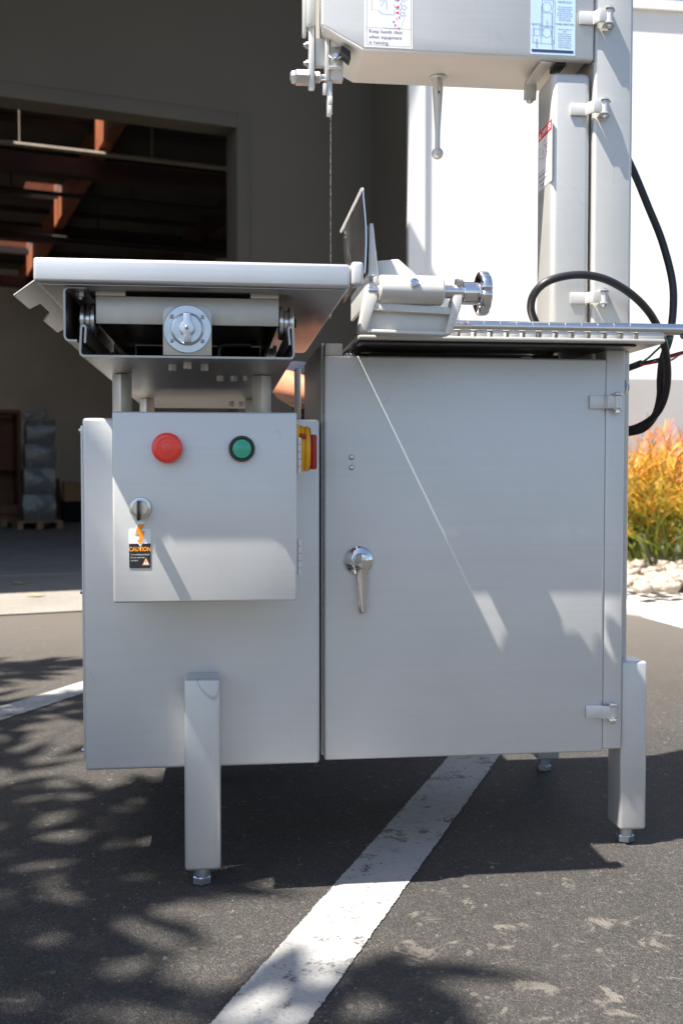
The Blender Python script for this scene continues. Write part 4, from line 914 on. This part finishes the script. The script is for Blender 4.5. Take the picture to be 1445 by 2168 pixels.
# ------------------------------------------------------------------ person crouching behind the saw
def skin_mesh(name, joints, edges, root, mat, parent, sub=2):
    me = bpy.data.meshes.new(name); names = list(joints)
    me.from_pydata([joints[k][:3] for k in names], [], [(names.index(a_), names.index(b_)) for a_, b_ in edges])
    o = bpy.data.objects.new(name, me); C.objects.link(o)
    o.modifiers.new('s', 'SKIN'); sv = me.skin_vertices[0].data
    for i, k in enumerate(names):
        sv[i].radius = (joints[k][3], joints[k][4] if len(joints[k]) > 4 else joints[k][3]); sv[i].use_root = (k == root)
    s = o.modifiers.new('u', 'SUBSURF'); s.levels = s.render_levels = sub
    m2 = bpy.data.meshes.new_from_object(o.evaluated_get(bpy.context.evaluated_depsgraph_get()))
    bpy.data.objects.remove(o); m2.name = name
    return link(name, m2, mat, parent, 80)
ex = X(606, 820, 2.42); ez = Z(606, 822, 2.42)
bx0 = ex + .23
pp = thing('person', (bx0, 2.7, 0), 'person in navy t-shirt and black trousers crouching behind the saw, bare elbow showing', 'person')
SH = .80
skin_mesh('body', {'chest': (bx0, 2.72, SH - .12, .10, .07), 'neck': (bx0, 2.62, SH + .0, .05), 'head0': (bx0, 2.575, SH + .0, .055), 'head1': (bx0, 2.535, SH - .005, .072, .085), 'head2': (bx0, 2.49, SH - .005, .07, .08), 'head3': (bx0, 2.45, SH - .005, .04, .045),
    'rs': (ex + .07, 2.68, SH, .05), 're': (ex - .005, 2.45, ez + .012, .040), 'rw': (ex + .10, 2.22, ez - .04, .026), 'rh': (ex + .13, 2.15, ez - .06, .030, .016),
    'ls': (bx0 + .17, 2.68, SH, .05), 'le': (bx0 + .22, 2.46, .66, .040), 'lw': (bx0 + .12, 2.25, .64, .026), 'lh': (bx0 + .09, 2.18, .63, .030, .016)},
    [('chest', 'neck'), ('neck', 'head0'), ('head0', 'head1'), ('head1', 'head2'), ('head2', 'head3'), ('chest', 'rs'), ('rs', 're'), ('re', 'rw'), ('rw', 'rh'), ('chest', 'ls'), ('ls', 'le'), ('le', 'lw'), ('lw', 'lh')], 'chest', 'skin', pp)
for hx_, hy_, hz_, sg in ((ex + .13, 2.15, ez - .06, -1), (bx0 + .09, 2.18, .63, 1)):
    for i, (dx, ln) in enumerate(((-.024, .058), (-.008, .068), (.009, .064), (.024, .05))):
        tube('finger', [(hx_ + dx, hy_ + .005, hz_), (hx_ + dx, hy_ - ln * .5, hz_ + .008), (hx_ + dx, hy_ - ln * .85, hz_ - .002), (hx_ + dx, hy_ - ln, hz_ - .016)], [.0092, .0075], 'skin', pp, 8, 4)
    tube('thumb', [(hx_ + sg * .02, hy_ + .03, hz_), (hx_ + sg * .045, hy_, hz_ - .01), (hx_ + sg * .05, hy_ - .028, hz_ - .016)], [.0105, .008], 'skin', pp, 8, 4)
skin_mesh('shirt', {'hip': (bx0, 2.90, .34, .15, .11), 'waist': (bx0, 2.86, .46, .145, .10), 'chest': (bx0, 2.76, .66, .165, .105), 'yoke': (bx0, 2.69, SH - .03, .12, .07), 'col': (bx0, 2.635, SH + .0, .058),
    'rs': (ex + .085, 2.685, SH - .005, .066), 're': (ex + .018, 2.525, ez + .045, .052), 'ls': (bx0 + .16, 2.685, SH - .005, .066), 'le': (bx0 + .208, 2.52, .70, .052)},
    [('hip', 'waist'), ('waist', 'chest'), ('chest', 'yoke'), ('yoke', 'col'), ('yoke', 'rs'), ('rs', 're'), ('yoke', 'ls'), ('ls', 'le')], 'chest', 'navy_cloth', pp)
skin_mesh('trousers', {'hip': (bx0, 2.92, .30, .155, .12), 'rt': (bx0 - .10, 2.86, .31, .09), 'rk': (bx0 - .15, 2.48, .42, .068), 'ra': (bx0 - .14, 2.64, .10, .05), 'lt': (bx0 + .10, 2.86, .31, .09), 'lk': (bx0 + .15, 2.48, .42, .068), 'la': (bx0 + .14, 2.64, .10, .05)},
    [('hip', 'rt'), ('rt', 'rk'), ('rk', 'ra'), ('hip', 'lt'), ('lt', 'lk'), ('lk', 'la')], 'hip', 'black_cloth', pp)
for sg in (-1, 1): skin_mesh('shoe', {'heel': (bx0 + sg * .14, 2.67, .045, .042), 'mid': (bx0 + sg * .145, 2.58, .045, .044, .04), 'toe': (bx0 + sg * .15, 2.48, .035, .036, .032)}, [('heel', 'mid'), ('mid', 'toe')], 'heel', 'black_gloss', pp, 2)
hc_ = Vector((bx0, 2.51, SH - .005))            # head bowed forward: crown towards the saw, face towards the ground
bm = bmesh.new(); bmesh.ops.create_uvsphere(bm, u_segments=24, v_segments=16, radius=1)
for v in list(bm.verts):
    v.co = hc_ + Vector((v.co.x * .082, v.co.y * .092, v.co.z * .095 + .004)) + Vector((noise.noise(v.co * 4), 0, noise.noise(v.co * 4 + Vector((5, 0, 0))))) * .004
bmesh.ops.delete(bm, geom=[v for v in bm.verts if v.co.z < hc_.z - .02 and v.co.y > hc_.y - .035], context='VERTS')
frombm('hair', bm, 'hair', pp, 80)
tube('nose', [hc_ + Vector((0, .0, -.080)), hc_ + Vector((0, .020, -.098)), hc_ + Vector((0, .034, -.103)), hc_ + Vector((0, .040, -.082))], [.009, .013], 'skin', pp, 8, 3)
for sg in (-1, 1):
    lathe('eye', hc_ + Vector((sg * .031, .002, -.066)), (0, 0, -1), [(0, .012), (.006, .0085), (.0085, 0)], 'white_ink', pp, 14)
    lathe('ear', hc_ + Vector((sg * .070, .012, .0)), (sg, 0, 0), [(0, .018), (.008, .022), (.012, .016), (.010, 0)], 'skin', pp, 14)
tube('mouth', [hc_ + Vector((-.022, .062, -.070)), hc_ + Vector((0, .064, -.078)), hc_ + Vector((.022, .062, -.070))], .005, 'pink_ink', pp, 8, 3)

# ------------------------------------------------------------------ plants, rocks
def firestick(cx, cy, rad, hgt, n, label):
    rnd = random.Random(3)
    t = thing('firestick_shrub', (cx, cy, .05), label, 'shrub')
    bms = {k: bmesh.new() for k in ('stems', 'twigs', 'tips')}
    def seg(k, a_, b_, r0, r1):
        bm = bms[k]; d = b_ - a_; u_, v_ = frame_of(d); q = []
        for p_, r_ in ((a_, r0), (b_, r1)): q.append([bm.verts.new(p_ + (u_ * math.cos(w_) + v_ * math.sin(w_)) * r_) for w_ in (0, 2.09, 4.19)])
        for i in range(3): bm.faces.new((q[0][i], q[1][i], q[1][(i + 1) % 3], q[0][(i + 1) % 3]))
    def grow(p_, d, ln, lv):
        b_ = p_ + d * ln; h = b_.z / hgt
        hh = h + rnd.gauss(0, .17); k = 'stems' if (lv <= 1 or hh < .38) else ('tips' if (hh > .79 and lv >= 3) else 'twigs')
        seg(k, p_, b_, .008 * .8 ** lv, .008 * .8 ** (lv + 1))
        if lv >= 5: return
        for _ in range(rnd.choice((2, 2, 3, 3) if lv > 1 else (2, 3))):
            nd = (d + Vector((rnd.gauss(0, .5), rnd.gauss(0, .5), rnd.uniform(-.12, .3)))).normalized()
            grow(b_, nd, ln * rnd.uniform(.62, .95), lv + 1)
    for i in range(n):
        a_ = rnd.uniform(0, 6.283); rr = rad * .55 * math.sqrt(rnd.random())
        p_ = Vector((cx + rr * math.cos(a_), cy + rr * math.sin(a_), .04))
        tilt = rr / rad * 1.25
        d = Vector((math.cos(a_) * tilt, math.sin(a_) * tilt, 1)).normalized()
        grow(p_, d, hgt * rnd.uniform(.10, .22), 0)
    for k, mt in (('stems', 'f_green'), ('twigs', 'f_yellow'), ('tips', 'f_orange')): frombm(k, bms[k], mt, t, 60)['kind'] = 'stuff'
bp_ = gnd(1432, 1222)
firestick(bp_.x + .12, bp_.y + .25, .62, 1.06, 95, 'orange and yellow firestick shrub by the grey wall right of the saw')
def blades(px_, py, n, ln, label, seed):
    rnd = random.Random(seed); b0 = gnd(px_, py); b0.z = .05
    t = thing('blade_plant', b0, label, 'plant', 'spiky blade plants in the bed')
    for i in range(n):
        a_ = rnd.uniform(0, 6.283); tilt = rnd.uniform(.1, .75); L = ln * rnd.uniform(.6, 1); bm = bmesh.new(); pr = None
        d = Vector((math.cos(a_), math.sin(a_), 0)); s_ = Vector((-d.y, d.x, 0))
        for j in range(7):
            f = j / 6; p_ = b0 + d * (L * f * tilt * (.6 + .4 * f)) + Vector((0, 0, L * f * (1 - .35 * tilt * f))); wv = .013 * (1 - f) ** .6 + .0008
            row = [bm.verts.new(p_ + s_ * wv), bm.verts.new(p_ - d * .003 - Vector((0, 0, .003))), bm.verts.new(p_ - s_ * wv)]
            if pr:
                for q_ in (0, 1): bm.faces.new((pr[q_], row[q_], row[q_ + 1], pr[q_ + 1]))
            pr = row
        frombm('leaf', bm, 'blade', t, 60)
blades(1338, 1200, 26, .62, 'green spiky blade plant directly behind the saw cabinet edge', 4)
# rocks
rnd = random.Random(11)
bm = bmesh.new(); bmesh.ops.create_icosphere(bm, subdivisions=2, radius=1)
for v in bm.verts: v.co *= 1 + noise.noise(v.co * 1.7) * .35
rmes = []
for s in range(4):
    b2 = bm.copy()
    for v in b2.verts: v.co *= 1 + noise.noise(v.co * 1.3 + Vector((s * 7, 0, 0))) * .4; v.co.z *= .62
    me = bpy.data.meshes.new('rock'); b2.to_mesh(me); b2.free(); me.materials.append(M['rock'])
    for p_ in me.polygons: p_.use_smooth = True
    rmes.append(me)
bm.free()
for i in range(150):
    p_ = gnd(rnd.uniform(1290, 1530), 1188 + 62 * rnd.random() ** .8, .08)
    o = bpy.data.objects.new('rock', rmes[i % 4]); C.objects.link(o)
    sc = rnd.uniform(.016, .042); o.scale = (sc * rnd.uniform(.8, 1.3), sc, sc); o.rotation_euler = (rnd.uniform(-.3, .3), rnd.uniform(-.3, .3), rnd.uniform(0, 6.28))
    o.location = (p_.x, p_.y, .078 + sc * .3)
    tag(o, 'pale rounded river rock lying in the planting bed right of the saw', 'rock', 'river rocks in the planting bed')
# fallen leaves
for px_, py, lab in ((18, 1236, 'dry yellow fallen leaf in the shade of the loading bay'), (52, 1262, 'pale dry fallen leaf on the sunlit edge of the concrete')):
    b0 = gnd(px_, py, .01); b0.z = .009
    pts = [(0, 0), (.03, .018), (.07, .02), (.10, .0), (.07, -.02), (.03, -.016)]
    bm = bmesh.new(); vv = [bm.verts.new(b0 + Vector((a_, c_, .012 * math.sin(a_ * 40) ** 2 + .002))) for a_, c_ in pts]; bm.faces.new((vv[0], vv[1], vv[5])); bm.faces.new((vv[1], vv[2], vv[4], vv[5])); bm.faces.new((vv[2], vv[3], vv[4]))
    r_ = bmesh.ops.extrude_face_region(bm, geom=bm.faces[:]); bmesh.ops.translate(bm, verts=[x for x in r_['geom'] if isinstance(x, bmesh.types.BMVert)], vec=(0, 0, .0015))
    tag(frombm('fallen_leaf', bm, 'dryleaf', None, 60), lab, 'leaf')
# grit on the asphalt
bm = bmesh.new(); rnd = random.Random(5)
for i in range(1200):
    y = rnd.uniform(1.0, 2.6); x = rnd.uniform(-.9, .9) * (.3 + .5 * y) + .12 * y; s = rnd.uniform(.0008, .0026)
    if rnd.random() < .06: s *= 1.8
    c_ = Vector((x, y, s * .3)); vv = [bm.verts.new(c_ + Vector(q_) * s * rnd.uniform(.7, 1.3)) for q_ in ((1, 0, -.2), (-.5, .87, -.2), (-.5, -.87, -.2), (0, 0, .8))]
    for f in ((0, 1, 3), (1, 2, 3), (2, 0, 3)): bm.faces.new([vv[k] for k in f])
tag(frombm('loose_grit', bm, 'grit', None, 0), 'loose pale grit scattered on the asphalt', None, None, 'stuff')

# ------------------------------------------------------------------ tree whose shade falls on the left foreground
def tree():
    rnd = random.Random(21); base = Vector((-2.75, -.1, 0))
    t = thing('tree', base, 'leafy tree standing left of the saw, casting dappled shade on the asphalt', 'tree')
    tp = base + Vector((.35, .35, 2.7))
    tube('trunk', [base, base + Vector((.05, .08, 1.1)), tp], [.12, .07], 'bark', t, 12, 6)
    bl_, bt = bmesh.new(), bmesh.new()
    H = 3.7
    up = Vector((-LIGHT.x / -LIGHT.z, -LIGHT.y / -LIGHT.z, 1))
    def tgt(x, y, h): return Vector((x, y, 0)) + up * h
    clumps = []                  # where the shade of each leafy spray lands on the ground
    y = .75
    while y < 3.3:
        x = -1.7
        while x < .24:
            lim = .03 if y < 1.3 else (-.04 if y < 2.1 else -.34)
            pr = .74 if y < 2.1 else .45
            if x < lim and rnd.random() < pr: clumps.append((x + rnd.uniform(-.05, .05), y + rnd.uniform(-.05, .05)))
            x += .145
        y += .125
    clumps += [(-.10, 1.66), (-.02, 1.70), (-.13, 1.60)]
    clumps += [(.13, 1.20), (.04, 1.04)]
    for x, y in clumps:
        h = rnd.uniform(3.2, 4.4); c_ = tgt(x, y, h)
        mid = (tp + c_) / 2 + Vector((rnd.uniform(-.1, .1), rnd.uniform(-.1, .1), rnd.uniform(.0, .25)))
        tube('', [tp - Vector((0, 0, rnd.uniform(0, .5))), mid, c_], [.006, .002], None, None, 5, 3, bt)
        a0_ = rnd.gauss(.35, .6)
        for k in range(rnd.randint(9, 14) if y < 1.56 or x < -.1 else rnd.randint(5, 8)):
            p_ = c_ + Vector((rnd.gauss(0, .045), rnd.gauss(0, .045), rnd.gauss(0, .05))); a_ = a0_ + rnd.gauss(0, .6); d = Vector((math.cos(a_), math.sin(a_), rnd.uniform(-.4, .2))).normalized(); s_ = d.cross(Vector((rnd.uniform(-.3, .3), rnd.uniform(-.3, .3), 1))).normalized()
            L = rnd.uniform(.14, .24); wv = rnd.uniform(.022, .036); nn = s_.cross(d) * L * .08
            v = [bl_.verts.new(p_), bl_.verts.new(p_ + d * L * .45 + s_ * wv + nn), bl_.verts.new(p_ + d * L), bl_.verts.new(p_ + d * L * .45 - s_ * wv + nn)]
            bl_.faces.new((v[0], v[1], v[2])); bl_.faces.new((v[0], v[2], v[3]))
    frombm('branches', bt, 'bark', t, 60); o = frombm('crown', bl_, 'leaf', t, 0); o['kind'] = 'stuff'
tree()
